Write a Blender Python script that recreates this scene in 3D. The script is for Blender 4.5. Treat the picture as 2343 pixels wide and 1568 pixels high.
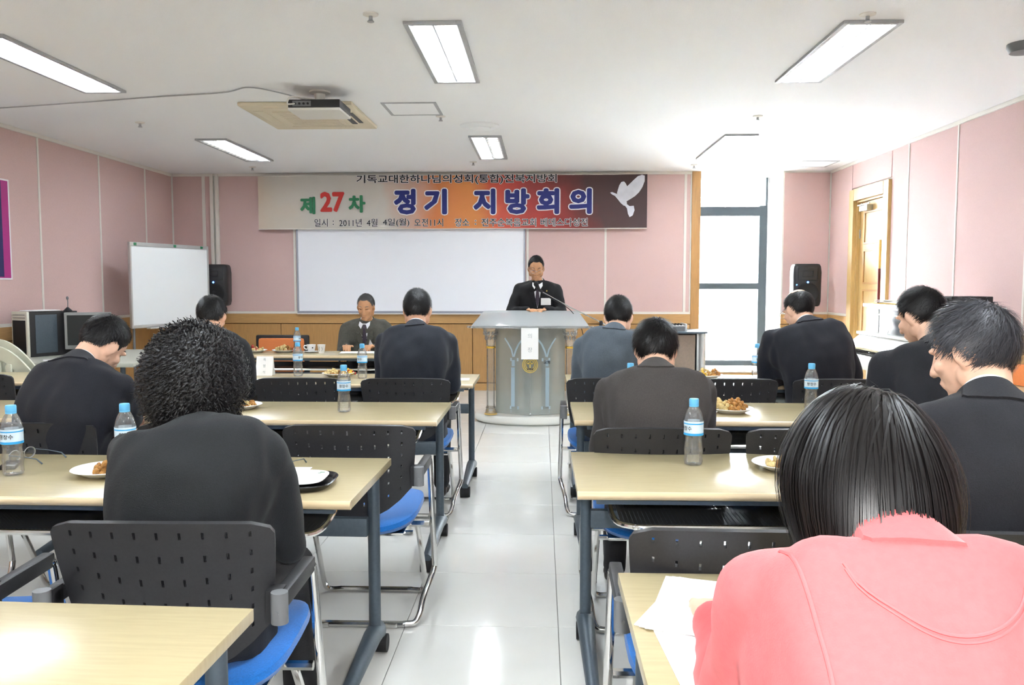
import bpy, bmesh, math, random
import numpy as np
from mathutils import Vector, Matrix, Euler, Quaternion, noise
from mathutils.bvhtree import BVHTree
random.seed(7)
for o in list(bpy.data.objects): bpy.data.objects.remove(o)
S = bpy.context.scene
C = bpy.data.collections.new('room')     # linked to the scene at the end of the script
R = math.radians
PI = math.pi

# ------------------------------------------------------------------ camera
cam_d = bpy.data.cameras.new('camera'); cam = bpy.data.objects.new('camera', cam_d); S.collection.objects.link(cam)
cam.location = (0, 0, 1.34)
cam.rotation_euler = (R(90 - 4.034), 0, R(2.06))
cam_d.sensor_width = 36; cam_d.lens = 36 * 1900 / 2343
cam_d.clip_start = .05; cam_d.clip_end = 200
S.camera = cam
# ------------------------------------------------------------------ world (bright overcast sky)
w = bpy.data.worlds.new('world'); S.world = w; w.use_nodes = True
bg = w.node_tree.nodes['Background']; bg.inputs[0].default_value = (.93, .97, 1, 1); bg.inputs[1].default_value = 22.0
# ------------------------------------------------------------------ camera flash (small lamp just right of and above the lens)
fl = bpy.data.lights.new('camera_flash', 'AREA'); fl.shape = 'DISK'; fl.size = .10; fl.energy = 12; fl.color = (1, .98, .96)
fo = bpy.data.objects.new('camera_flash', fl); S.collection.objects.link(fo)
fo.location = (.12, -.02, 1.46); fo.rotation_euler = (R(84), 0, R(-3))
TUBE = 21.0            # brightness of the fluorescent tubes
S.view_settings.view_transform = 'Standard'; S.view_settings.look = 'None'
S.view_settings.exposure = 1.53; S.view_settings.gamma = 1; S.view_settings.use_curve_mapping = False

S.cycles.use_adaptive_sampling = True; S.cycles.adaptive_threshold = .2; S.cycles.adaptive_min_samples = 8; S.cycles.use_denoising = True
S.cycles.max_bounces = 7; S.cycles.diffuse_bounces = 4; S.cycles.glossy_bounces = 3; S.cycles.transmission_bounces = 3; S.cycles.transparent_max_bounces = 10
S.cycles.caustics_reflective = False; S.cycles.caustics_refractive = False; S.cycles.sample_clamp_indirect = 8
# ------------------------------------------------------------------ materials
def srgb(r, g, b):
    f = lambda c: (c / 255 / 12.92) if c / 255 <= .04045 else ((c / 255 + .055) / 1.055) ** 2.4
    return (f(r), f(g), f(b), 1)
MATS = {}
def mat(name, col, rough=.5, metal=0, spec=.5, noise_amt=0, noise_scale=20, bump=0, bump_scale=60, stretch=(1, 1, 1),
        trans=0, emit=0, alpha=1, sheen=0, coat=0, col2=None, ior=1.45, detail=3):
    m = bpy.data.materials.new(name); m.use_nodes = True
    nt = m.node_tree; p = nt.nodes['Principled BSDF']
    if len(col) == 3: col = srgb(*col)
    if col2 is not None and len(col2) == 3: col2 = srgb(*col2)
    p.inputs['Base Color'].default_value = col
    p.inputs['Roughness'].default_value = rough; p.inputs['Metallic'].default_value = metal
    p.inputs['Specular IOR Level'].default_value = spec; p.inputs['IOR'].default_value = ior
    p.inputs['Transmission Weight'].default_value = trans; p.inputs['Alpha'].default_value = alpha
    p.inputs['Sheen Weight'].default_value = sheen; p.inputs['Coat Weight'].default_value = coat
    if emit:
        p.inputs['Emission Color'].default_value = col; p.inputs['Emission Strength'].default_value = emit
    if noise_amt or bump:
        tc = nt.nodes.new('ShaderNodeTexCoord'); mp = nt.nodes.new('ShaderNodeMapping')
        mp.inputs['Scale'].default_value = stretch
        nt.links.new(tc.outputs['Object'], mp.inputs[0])
    if noise_amt:
        n = nt.nodes.new('ShaderNodeTexNoise'); n.inputs['Scale'].default_value = noise_scale; n.inputs['Detail'].default_value = detail
        nt.links.new(mp.outputs[0], n.inputs['Vector'])
        r = nt.nodes.new('ShaderNodeMix'); r.data_type = 'RGBA'
        c2 = col2 or tuple(max(0, c * (1 - noise_amt)) for c in col[:3]) + (1,)
        r.inputs['A'].default_value = col; r.inputs['B'].default_value = c2
        mr = nt.nodes.new('ShaderNodeMapRange'); mr.inputs[1].default_value = .35; mr.inputs[2].default_value = .65
        nt.links.new(n.outputs['Fac'], mr.inputs[0]); nt.links.new(mr.outputs[0], r.inputs['Factor'])
        nt.links.new(r.outputs['Result'], p.inputs['Base Color'])
    if bump:
        n2 = nt.nodes.new('ShaderNodeTexNoise'); n2.inputs['Scale'].default_value = bump_scale; n2.inputs['Detail'].default_value = 4
        nt.links.new(mp.outputs[0], n2.inputs['Vector'])
        b = nt.nodes.new('ShaderNodeBump'); b.inputs['Strength'].default_value = bump; b.inputs['Distance'].default_value = .01
        nt.links.new(n2.outputs['Fac'], b.inputs['Height']); nt.links.new(b.outputs[0], p.inputs['Normal'])
    MATS[name] = m
    return m
def glassy(name, tint, refl=.08, rough=.03, body=0, bodycol=(1, 1, 1, 1)):
    """thin clear sheet or bottle plastic: see-through with a fresnel reflection and an optional milky body"""
    m = bpy.data.materials.new(name); m.use_nodes = True; nt = m.node_tree
    for n in list(nt.nodes): nt.nodes.remove(n)
    out = nt.nodes.new('ShaderNodeOutputMaterial'); t = nt.nodes.new('ShaderNodeBsdfTransparent'); t.inputs[0].default_value = tint
    g = nt.nodes.new('ShaderNodeBsdfGlossy'); g.inputs['Roughness'].default_value = rough
    lw = nt.nodes.new('ShaderNodeLayerWeight'); lw.inputs[0].default_value = .35
    mr = nt.nodes.new('ShaderNodeMapRange'); mr.inputs[3].default_value = refl; mr.inputs[4].default_value = .75
    nt.links.new(lw.outputs['Fresnel'], mr.inputs[0])
    mx = nt.nodes.new('ShaderNodeMixShader'); nt.links.new(mr.outputs[0], mx.inputs[0])
    src = t.outputs[0]
    if body:
        d = nt.nodes.new('ShaderNodeBsdfDiffuse'); d.inputs[0].default_value = bodycol
        m2 = nt.nodes.new('ShaderNodeMixShader'); m2.inputs[0].default_value = body
        nt.links.new(t.outputs[0], m2.inputs[1]); nt.links.new(d.outputs[0], m2.inputs[2]); src = m2.outputs[0]
    nt.links.new(src, mx.inputs[1]); nt.links.new(g.outputs[0], mx.inputs[2]); nt.links.new(mx.outputs[0], out.inputs[0])
    MATS[name] = m
    return m
M = MATS
mat('ceiling', (243, 244, 244), .95, bump=.25, bump_scale=220)
mat('pink', (212, 182, 178), .9, noise_amt=.07, noise_scale=160, bump=.15, bump_scale=300)
mat('white_trim', (226, 222, 214), .6)
mat('plaster', (222, 218, 208), .9)
mat('reveal', (235, 233, 226), .9)
mat('wood', (186, 142, 88), .42, noise_amt=.16, noise_scale=7, stretch=(14, 14, 1), bump=.05, bump_scale=30)
mat('wood_h', (192, 150, 96), .42, noise_amt=.14, noise_scale=7, stretch=(1.2, 1.2, 16), bump=.05, bump_scale=30)
mat('door_wood', (200, 166, 108), .4, noise_amt=.14, noise_scale=6, stretch=(12, 12, 1))
mat('groove', (96, 66, 36), .8)
mat('beech', (182, 168, 132), .22, noise_amt=.07, noise_scale=5, stretch=(2, 22, 2), spec=.5)
mat('beech_edge', (212, 190, 152), .28, noise_amt=.05, noise_scale=6, stretch=(1, 12, 12))
mat('tile', (231, 231, 226), .10, noise_amt=.035, noise_scale=3.5, spec=.5)
mat('grout', (150, 150, 144), .8)
mat('gunmetal', (84, 96, 106), .42, metal=.35, noise_amt=.1, noise_scale=90)
mat('black_plastic', (38, 38, 40), .45, noise_amt=.12, noise_scale=120, bump=.08, bump_scale=400)
mat('chair_plastic', (42, 42, 45), .42, noise_amt=.12, noise_scale=160, bump=.1, bump_scale=500)
mat('dark_rubber', (24, 24, 26), .7)
mat('grey_plastic', (112, 114, 116), .4)
mat('chrome', (214, 214, 212), .12, metal=1)
mat('steel', (176, 178, 180), .35, metal=.9)
mat('alu', (190, 192, 192), .4, metal=.7)
mat('blue_fabric', (6, 108, 192), .85, noise_amt=.18, noise_scale=220, bump=.2, bump_scale=350, sheen=.3)
mat('orange_fabric', (232, 136, 78), .85, noise_amt=.08, noise_scale=200, bump=.15, bump_scale=300)
mat('window_frame', (62, 70, 76), .5, metal=.2)
mat('whiteboard', (232, 236, 238), .25, spec=.4)
mat('screen_board', (240, 243, 250), .35, spec=.4)
mat('board_frame', (160, 164, 176), .4, metal=.4)
mat('paper', (246, 246, 244), .8)
mat('paper_warm', (240, 232, 214), .8)
mat('ink', (40, 42, 48), .8)
mat('ink_soft', (150, 160, 162), .8)
mat('plate', (240, 240, 240), .3)
mat('skin', (214, 164, 132), .5, noise_amt=.07, noise_scale=40)
mat('skin_pale', (232, 188, 160), .5, noise_amt=.06, noise_scale=40)
mat('skin_tan', (204, 152, 112), .5, noise_amt=.07, noise_scale=40)
mat('hair_black', (16, 15, 17), .48, spec=.5)
mat('hair_dark', (17, 15, 15), .40, spec=.36)
mat('hair_grey', (92, 92, 92), .45, spec=.5)
mat('hair_greying', (66, 67, 72), .45, spec=.5)
mat('lip', (176, 104, 92), .5)
def suit(name, c, c2=None): return mat(name, c, .85, noise_amt=.22, noise_scale=260, bump=.25, bump_scale=420, sheen=.04, col2=c2)
suit('suit_black', (24, 24, 27)); suit('suit_navy', (26, 28, 37)); suit('suit_charcoal', (66, 62, 60))
suit('suit_blue', (33, 38, 48)); suit('suit_slate', (82, 92, 102)); suit('suit_tweed', (98, 96, 88), (64, 66, 60))
suit('suit_dark', (28, 29, 35)); suit('cardigan', (23, 26, 29)); suit('trousers', (30, 30, 33))
mat('red_wool', (226, 98, 100), .85, noise_amt=.07, noise_scale=90, bump=.12, bump_scale=420, sheen=.15)
mat('red_seam', (228, 104, 106), .85)
mat('shirt', (236, 238, 242), .7)
mat('tie', (70, 60, 74), .6, noise_amt=.3, noise_scale=120)
mat('shoe', (40, 32, 28), .35)
mat('bottle_cap', (104, 186, 232), .45)
mat('bottle_label', (214, 232, 244), .4, noise_amt=.1, noise_scale=60)
mat('label_blue', (52, 164, 224), .4)
glassy('bottle', (.97, .985, .99, 1), .05, .03, .07)
glassy('pane', (.97, .99, 1, 1), .03, .01)
glassy('acrylic', (.93, .95, .95, 1), .10, .05, .08, (.9, .9, .88, 1))
glassy('lectern_glass', (.80, .84, .82, 1), .07, .08, .42, (.50, .53, .50, 1))
glassy('lectern_top', (.86, .89, .9, 1), .10, .15, .62, (.66, .70, .71, 1))
glassy('lens', (.95, .96, .97, 1), .06, .02)
mat('etch', (150, 168, 178), .7)
mat('gold', (196, 172, 92), .4, metal=.3)
mat('gold_ring', (222, 178, 72), .25, metal=.8)
mat('lectern_base', (226, 226, 220), .25)
mat('piano_white', (238, 238, 234), .22, coat=.3)
mat('piano_dark', (84, 86, 90), .16)
mat('piano_wood', (222, 206, 160), .35)
mat('key_white', (240, 240, 234), .3)
mat('key_black', (20, 20, 22), .3)
mat('cabinet_brown', (128, 112, 98), .5, noise_amt=.12, noise_scale=60)
mat('beige_plastic', (204, 202, 188), .5)
mat('chair_cream', (204, 206, 188), .45)
mat('desk_grey', (176, 178, 166), .5)
mat('bezel', (150, 152, 150), .5)
mat('screen', (46, 50, 52), .15)
mat('led_blue', (60, 120, 255), .4, emit=6)
mat('ac_beige', (216, 205, 180), .6)
mat('proj_white', (216, 214, 206), .5)
mat('food_fried', (196, 140, 70), .55, noise_amt=.4, noise_scale=60, bump=.4, bump_scale=120)
mat('food_rice', (226, 200, 138), .6, noise_amt=.25, noise_scale=60, bump=.4, bump_scale=120)
mat('food_yellow', (222, 178, 48), .5, noise_amt=.35, noise_scale=70)
mat('food_red', (176, 54, 44), .5, noise_amt=.4, noise_scale=70)
mat('tray_black', (28, 28, 30), .25)
mat('brown_leather', (62, 40, 36), .45)
mat('poster_blue', (74, 134, 196), .6, noise_amt=.25, noise_scale=3)
mat('poster_navy', (40, 38, 92), .6)
mat('poster_magenta', (172, 44, 128), .6)
mat('green', (44, 124, 84), .6); mat('red_print', (200, 52, 46), .6); mat('navy_print', (38, 46, 122), .6); mat('black_print', (30, 30, 34), .6)
mat('print_white', (236, 234, 236), .6)
mat('dove', (222, 224, 234), .7, noise_amt=.18, noise_scale=6)
mat('brass', (226, 190, 110), .35, metal=.3)
mat('mahogany', (104, 34, 32), .35)
mat('red_paper', (206, 52, 54), .6)
tube_m = mat('tube_light', (238, 247, 255), .5, emit=TUBE)
mat('tube_dim', (226, 228, 230), .5, emit=.9)
mat('reflector', (206, 208, 208), .35, metal=.4)
mat('fixture_frame', (172, 174, 176), .5, metal=.2)
# the tabletop shelf is a black sheet with fine punched holes
def perforated():
    m = bpy.data.materials.new('perforated_sheet'); m.use_nodes = True; nt = m.node_tree; p = nt.nodes['Principled BSDF']
    tc = nt.nodes.new('ShaderNodeTexCoord'); mp = nt.nodes.new('ShaderNodeMapping'); mp.inputs['Scale'].default_value = (75, 75, 75)
    nt.links.new(tc.outputs['Object'], mp.inputs[0])
    v = nt.nodes.new('ShaderNodeTexVoronoi'); v.inputs['Scale'].default_value = 1; v.inputs['Randomness'].default_value = 0; v.voronoi_dimensions = '2D'
    nt.links.new(mp.outputs[0], v.inputs['Vector'])
    lt = nt.nodes.new('ShaderNodeMath'); lt.operation = 'GREATER_THAN'; lt.inputs[1].default_value = .2
    nt.links.new(v.outputs['Distance'], lt.inputs[0]); nt.links.new(lt.outputs[0], p.inputs['Alpha'])
    p.inputs['Base Color'].default_value = srgb(58, 60, 64); p.inputs['Roughness'].default_value = .45; p.inputs['Metallic'].default_value = .2
    M['perforated'] = m
perforated()
def banner_print():
    """printed cloth: cream at the left, orange in the middle, red, then dark brown at the right"""
    m = bpy.data.materials.new('banner_print'); m.use_nodes = True; nt = m.node_tree; p = nt.nodes['Principled BSDF']
    tc = nt.nodes.new('ShaderNodeTexCoord'); sp = nt.nodes.new('ShaderNodeSeparateXYZ'); nt.links.new(tc.outputs['Object'], sp.inputs[0])
    n = nt.nodes.new('ShaderNodeTexNoise'); n.inputs['Scale'].default_value = 1.7; n.inputs['Detail'].default_value = 3
    nt.links.new(tc.outputs['Object'], n.inputs['Vector'])
    mul = nt.nodes.new('ShaderNodeMath'); mul.operation = 'MULTIPLY_ADD'; mul.inputs[1].default_value = .9; mul.inputs[2].default_value = -.45
    nt.links.new(n.outputs['Fac'], mul.inputs[0])
    zz = nt.nodes.new('ShaderNodeMath'); zz.operation = 'MULTIPLY_ADD'; zz.inputs[1].default_value = .35
    nt.links.new(sp.outputs['Z'], zz.inputs[0]); nt.links.new(mul.outputs[0], zz.inputs[2])
    ad = nt.nodes.new('ShaderNodeMath'); ad.operation = 'ADD'; nt.links.new(sp.outputs['X'], ad.inputs[0]); nt.links.new(zz.outputs[0], ad.inputs[1])
    mr = nt.nodes.new('ShaderNodeMapRange'); mr.inputs[1].default_value = -2.42; mr.inputs[2].default_value = 2.42
    nt.links.new(ad.outputs[0], mr.inputs[0])
    r = nt.nodes.new('ShaderNodeValToRGB'); e = r.color_ramp.elements
    stops = [(0, (206, 190, 172)), (.12, (200, 196, 188)), (.32, (206, 200, 192)), (.40, (212, 170, 150)), (.47, (216, 130, 76)), (.55, (220, 140, 72)),
             (.62, (206, 84, 62)), (.72, (168, 54, 50)), (.80, (120, 48, 46)), (.87, (76, 50, 50)), (1, (66, 46, 48))]
    while len(e) < len(stops): e.new(.5)
    for el, (q, c) in zip(e, stops): el.position = q; el.color = srgb(*c)
    nt.links.new(mr.outputs[0], r.inputs[0]); nt.links.new(r.outputs[0], p.inputs['Base Color']); p.inputs['Roughness'].default_value = .55
    M['banner'] = m
banner_print()

# ------------------------------------------------------------------ mesh helpers
def V(*a): return Vector(a)
class MB:
    """collects shapes in one bmesh"""
    def __init__(s): s.bm = bmesh.new()
    def poly(s, vs, fs):
        b = [s.bm.verts.new(v) for v in vs]
        for f in fs:
            try: s.bm.faces.new([b[i] for i in f])
            except ValueError: pass
        return b
    def box(s, a, b, bev=0, rot=None, at=None):
        (x0, y0, z0), (x1, y1, z1) = a, b
        vs = [V(x, y, z) for z in (z0, z1) for y in (y0, y1) for x in (x0, x1)]
        t = bmesh.new()
        bv = [t.verts.new(v) for v in vs]
        for f in ((0, 2, 3, 1), (4, 5, 7, 6), (0, 1, 5, 4), (2, 6, 7, 3), (0, 4, 6, 2), (1, 3, 7, 5)): t.faces.new([bv[i] for i in f])
        if bev: bmesh.ops.bevel(t, geom=t.edges[:], offset=bev, segments=2, affect='EDGES', profile=.6)
        s._merge(t, rot, at)
    def _merge(s, t, rot=None, at=None):
        mx = Matrix.Identity(4)
        if rot is not None: mx = (rot if isinstance(rot, Matrix) else Euler(rot).to_matrix()).to_4x4()
        if at is not None: mx = Matrix.Translation(at) @ mx
        mp = {v: s.bm.verts.new(mx @ v.co) for v in t.verts}
        for f in t.faces: s.bm.faces.new([mp[v] for v in f.verts])
        t.free()
    def ring(s, c, x, y, rx, ry, n, power=2):
        out = []
        for i in range(n):
            a = 2 * PI * i / n; ca, sa = math.cos(a), math.sin(a)
            if power != 2:
                ca = math.copysign(abs(ca) ** (2 / power), ca); sa = math.copysign(abs(sa) ** (2 / power), sa)
            out.append(s.bm.verts.new(Vector(c) + Vector(x) * rx * ca + Vector(y) * ry * sa))
        return out
    def bridge(s, a, b):
        n = len(a)
        for i in range(n): s.bm.faces.new((a[i], a[(i + 1) % n], b[(i + 1) % n], b[i]))
    def loft(s, rings, cap=True):
        for a, b in zip(rings, rings[1:]): s.bridge(a, b)
        if cap:
            s.bm.faces.new(rings[0][::-1]); s.bm.faces.new(rings[-1])
    def tube(s, pts, r, n=8, cap=True, flat=1):
        pts = [Vector(p) for p in pts]; rr = r if isinstance(r, (list, tuple)) else [r] * len(pts)
        rings = []; up = None
        for i, p in enumerate(pts):
            d = (pts[min(i + 1, len(pts) - 1)] - pts[max(i - 1, 0)]).normalized()
            if up is None:
                up = V(0, 0, 1) if abs(d.z) < .9 else V(1, 0, 0)
            x = d.cross(up).normalized(); up = x.cross(d).normalized()
            rings.append(s.ring(p, x, up, rr[i], rr[i] * flat, n))
        s.loft(rings, cap)
    def cyl(s, a, b, r0, r1=None, n=16): s.tube([a, b], [r0, r0 if r1 is None else r1], n)
    def lathe(s, prof, n=24, at=(0, 0, 0), axis='z', cap=True, sx=1, sy=1):
        rings = []
        for r, z in prof: rings.append(s.ring(Vector(at) + V(0, 0, z), (sx, 0, 0), (0, sy, 0), max(r, 1e-4), max(r, 1e-4), n))
        s.loft(rings, cap)
    def ell(s, c, r, rot=None, u=16, v=10):
        t = bmesh.new(); bmesh.ops.create_uvsphere(t, u_segments=u, v_segments=v, radius=1)
        for q in t.verts: q.co = V(q.co.x * r[0], q.co.y * r[1], q.co.z * r[2])
        s._merge(t, rot, c)
    def limb(s, pts, rs, n=12):
        """fat chain of tapered segments with balls at the joints (for remeshing)"""
        for p, r in zip(pts, rs): s.ell(p, (r, r, r), u=12, v=8)
        for (p, q), (a, b) in zip(zip(pts, pts[1:]), zip(rs, rs[1:])): s.tube([p, q], [a, b], n)
    def prism(s, poly, y0, y1, axis='y'):
        """polygon in x,z extruded along y"""
        a = [s.bm.verts.new((x, y0, z)) for x, z in poly]; b = [s.bm.verts.new((x, y1, z)) for x, z in poly]
        s.bm.faces.new(a); s.bm.faces.new(b[::-1])
        n = len(a)
        for i in range(n): s.bm.faces.new((a[i], b[i], b[(i + 1) % n], a[(i + 1) % n]))
    def mesh(s, name, smooth=False):
        bmesh.ops.recalc_face_normals(s.bm, faces=s.bm.faces[:])
        me = bpy.data.meshes.new(name); s.bm.to_mesh(me); s.bm.free()
        if smooth: shade(me)
        return me
def shade(me, ang=40):
    me.polygons.foreach_set('use_smooth', [True] * len(me.polygons))
    try: me.set_sharp_from_angle(angle=R(ang))
    except Exception: pass
def obj(name, mb, m, parent=None, smooth=True, loc=None):
    me = mb.mesh(name, smooth) if isinstance(mb, MB) else mb
    o = bpy.data.objects.new(name, me); C.objects.link(o)
    if m is not None and not me.materials: me.materials.append(M[m] if isinstance(m, str) else m)
    if parent is not None: o.parent = parent
    if loc is not None: o.location = loc
    return o
def tag(o, label=None, cat=None, group=None, kind=None):
    if label: o['label'] = label
    if cat: o['category'] = cat
    if group: o['group'] = group
    if kind: o['kind'] = kind
    return o
def thing(name, label, cat, loc=(0, 0, 0), rotz=0, group=None):
    o = bpy.data.objects.new(name, None); C.objects.link(o); o.location = loc; o.rotation_euler = (0, 0, rotz)
    o.empty_display_size = .1
    return tag(o, label, cat, group)
def struct(name, mb, m, parent=None, smooth=False):
    o = obj(name, mb, m, parent, smooth); o['kind'] = 'structure'; return o
def dup(root, loc, rotz=None, label=None, group=None):
    r = root.copy(); C.objects.link(r); r.location = loc
    if rotz is not None: r.rotation_euler = (0, 0, rotz)
    if label: r['label'] = label
    if group: r['group'] = group
    for ch in list(root.children):
        c = ch.copy(); C.objects.link(c); c.parent = r
        for g in list(ch.children):
            d = g.copy(); C.objects.link(d); d.parent = c
    return r
def BX(a, b, bev=0):
    m = MB(); m.box(a, b, bev); return m
def arc(c, r, a0, a1, n, plane='yz'):
    out = []
    for i in range(n + 1):
        a = R(a0 + (a1 - a0) * i / n); u, v = r * math.cos(a), r * math.sin(a)
        out.append({'yz': (c[0], c[1] + u, c[2] + v), 'xz': (c[0] + u, c[1], c[2] + v), 'xy': (c[0] + u, c[1] + v, c[2])}[plane])
    return out
def smooth_path(pts, n=6):
    """catmull-rom through the points"""
    P = [Vector(p) for p in pts]; P = [P[0] * 2 - P[1]] + P + [P[-1] * 2 - P[-2]]
    out = []
    for i in range(1, len(P) - 2):
        a, b, c, d = P[i - 1:i + 3]
        for k in range(n):
            t = k / n
            out.append(.5 * ((2 * b) + (c - a) * t + (2 * a - 5 * b + 4 * c - d) * t * t + (3 * b - a - 3 * c + d) * t ** 3))
    out.append(P[-2]); return out
def bake(me, mods):
    """run modifiers on a mesh and return the result"""
    o = bpy.data.objects.new('tmp', me); S.collection.objects.link(o)
    for typ, kw in mods:
        md = o.modifiers.new(typ, typ)
        for k, v in kw.items(): setattr(md, k, v)
    dg = bpy.context.evaluated_depsgraph_get(); dg.update()
    r = bpy.data.meshes.new_from_object(o.evaluated_get(dg))
    bpy.data.objects.remove(o); bpy.data.meshes.remove(me)
    return r
def fuse(mb, voxel, it=6, wr=0, wscale=9, decim=0):
    bmesh.ops.recalc_face_normals(mb.bm, faces=mb.bm.faces[:])
    me = bpy.data.meshes.new('raw'); mb.bm.to_mesh(me); mb.bm.free()
    mods = [('REMESH', dict(mode='VOXEL', voxel_size=voxel)), ('SMOOTH', dict(factor=.5, iterations=it))]
    r = bake(me, mods)
    if wr:
        n = len(r.vertices); co = np.empty(n * 3, np.float32); r.vertices.foreach_get('co', co); co = co.reshape(-1, 3)
        no = np.empty(n * 3, np.float32); r.vertices.foreach_get('normal', no); no = no.reshape(-1, 3)
        d = np.array([noise.noise(V(c[0] * wscale, c[1] * wscale, c[2] * wscale * .55)) + .7 * noise.noise(V(c[0] * wscale * 2.3 + 5, c[1] * wscale * 2.3, c[2] * wscale * 1.2)) for c in co], np.float32)
        co += no * (d * wr)[:, None]; r.vertices.foreach_set('co', co.ravel()); r.update()
    shade(r, 180)
    return r
def text_mesh(body, size, offset=0, extrude=.0, align='CENTER', space=1.0, line=1.0, depth_res=2):
    cu = bpy.data.curves.new('text', 'FONT'); cu.body = body; cu.size = size; cu.offset = offset; cu.extrude = extrude
    cu.align_x = align; cu.align_y = 'CENTER'; cu.space_character = space; cu.space_line = line; cu.resolution_u = depth_res
    o = bpy.data.objects.new('text', cu); S.collection.objects.link(o)
    dg = bpy.context.evaluated_depsgraph_get(); dg.update()
    me = bpy.data.meshes.new_from_object(o.evaluated_get(dg)); bpy.data.objects.remove(o); bpy.data.curves.remove(cu)
    # stand it up: text x -> x, text y -> z, facing -y
    me.transform(Matrix.Rotation(R(90), 4, 'X'))
    for p in me.polygons: p.use_smooth = False
    return me
# ================================================================== THE ROOM
XL, XR, YF, YB, HC = -4.66, 3.53, 10.40, -3.2, 2.72
WX0, WX1 = 1.95, 2.95          # window opening in the front wall
RV = 11.05                     # plane of the window glass
# floor: slab with polished tiles laid on it
fm = MB(); fm.box((XL - .1, YB - .1, -.15), (XR + .1, YF + .05, -.006))
floor = struct('floor', fm, 'grout')
tm = MB(); tm.box((-.2985, -.2985, -.0055), (.2985, .2985, 0), .0012); tile_me = tm.mesh('tile')
x0 = -.533 - .6 * 7; y0 = 3.167 - .6 * 4
for i in range(15):
    for j in range(17):
        cx, cy = x0 + .6 * i + .3, y0 + .6 * j + .3
        ax, bx_ = max(cx - .3, XL), min(cx + .3, XR); ay, by = max(cy - .3, .1), min(cy + .3, YF)
        if bx_ - ax < .03 or by - ay < .03: continue
        t = obj('tile', tile_me, 'tile', floor); t.location = ((ax + bx_) / 2, (ay + by) / 2, 0)
        t.scale = ((bx_ - ax) / .6, (by - ay) / .6, 1)
rear = MB(); rear.box((XL, YB, -.0055), (XR, y0 - .002, 0)); obj('tile_sheet', rear, 'tile', floor, False)
struct('ceiling', BX((XL - .1, YB - .1, HC), (XR + .1, RV + .25, HC + .15)), 'ceiling')
# walls
wf = MB()
wf.box((XL - .1, YF + .012, 0), (WX0 - .11, YF + .2, HC)); wf.box((WX1, YF + .012, 0), (XR + .1, RV + .1, HC))
wf.box((WX0 - .11, YF + .03, 0), (WX0 - .02, RV + .1, HC)); wf.box((WX0 - .02, YF + .03, 0), (WX1, RV + .1, .24))
wall_front = struct('wall_front', wf, 'reveal')
wall_left = struct('wall_left', BX((XL - .12, YB, 0), (XL - .012, YF + .1, HC)), 'plaster')
wr_ = MB(); DY0, DY1, DZ = 8.74, 9.58, 2.28
wr_.box((XR + .012, YB, 0), (XR + .14, DY0, HC)); wr_.box((XR + .012, DY1, 0), (XR + .14, RV, HC)); wr_.box((XR + .012, DY0, DZ), (XR + .14, DY1, HC))
wr_.box((XR + .14, DY0 - .1, 0), (XR + .2, DY1 + .1, DZ + .1))
wall_right = struct('wall_right', wr_, 'plaster')
struct('wall_back', BX((XL - .1, YB - .12, 0), (XR + .1, YB, HC)), 'plaster')
WZ = .975       # top of the wainscot
def panel_f(a, b, z0=WZ + .02, z1=HC - .02): obj('wall_panel', BX((a, YF, z0), (b, YF + .014, z1), .003), 'pink', wall_front, False)
def strip_f(a, b, z0=WZ + .02, z1=HC - .02, d=.006): obj('seam_strip', BX((a, YF - d, z0), (b, YF + .014, z1), .002), 'white_trim', wall_front, False)
for a, b in [(-4.645, -4.275), (-4.235, -4.165), (-4.06, -3.125), (-3.095, -1.66), (-1.63, -.195), (-.165, .773), (.80, 1.75), (1.782, 1.825)]: panel_f(a, b)
for a, b in [(-4.275, -4.235), (-3.125, -3.095), (-1.66, -1.63), (-.195, -.165), (.773, .80), (1.75, 1.782), (1.825, 1.842)]: strip_f(a, b)
cm = MB(); cm.box((-4.165, YF - .035, WZ), (-4.125, YF + .01, HC - .01), .004); cm.box((-4.10, YF - .035, WZ), (-4.06, YF + .01, HC - .01), .004)
obj('conduit_cover', cm, 'white_trim', wall_front, False)
obj('seam_strip', BX((XL, YF - .006, WZ - .01), (1.842, YF + .012, WZ + .02), .002), 'white_trim', wall_front, False)
obj('wall_panel', BX((WX1 + .02, YF, WZ + .02), (XR - .01, YF + .014, HC - .02), .003), 'pink', wall_front, False)
obj('seam_strip', BX((WX1, YF - .004, WZ), (WX1 + .02, YF + .014, HC), .002), 'white_trim', wall_front, False)
obj('seam_strip', BX((WX1 + .02, YF - .006, WZ - .01), (XR, YF + .012, WZ + .02), .002), 'white_trim', wall_front, False)
# front wainscot: rail and boards with open joints
obj('backing', BX((XL, YF + .006, .09), (1.84, YF + .012, WZ - .01)), 'groove', wall_front, False)
obj('wainscot_rail', BX((XL, YF - .016, .845), (1.842, YF + .006, WZ - .01), .003), 'wood_h', wall_front, False)
xs = [XL, -4.1, -3.3, -2.5, -1.7, -.87, -.33, .22, .80, 1.35, 1.84]
for a, b in zip(xs, xs[1:]): obj('wainscot_board', BX((a + .004, YF - .012, .1), (b - .004, YF + .006, .836), .003), 'wood', wall_front, False)
obj('backing', BX((WX1 + .0, YF + .006, .09), (XR, YF + .012, WZ - .01)), 'groove', wall_front, False)
obj('wainscot_rail', BX((WX1, YF - .016, .845), (XR, YF + .006, WZ - .01), .003), 'wood_h', wall_front, False)
obj('wainscot_board', BX((WX1, YF - .012, .1), (XR - .004, YF + .006, .836), .003), 'wood', wall_front, False)
struct('baseboard_front', BX((XL, YF - .022, 0), (1.84, YF + .01, .09), .003), 'wood_h')
obj('wainscot_board', BX((WX0 - .01, YF - .004, 0), (WX1 + .0, YF + .028, .235), .003), 'wood_h', wall_front, False)
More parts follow.
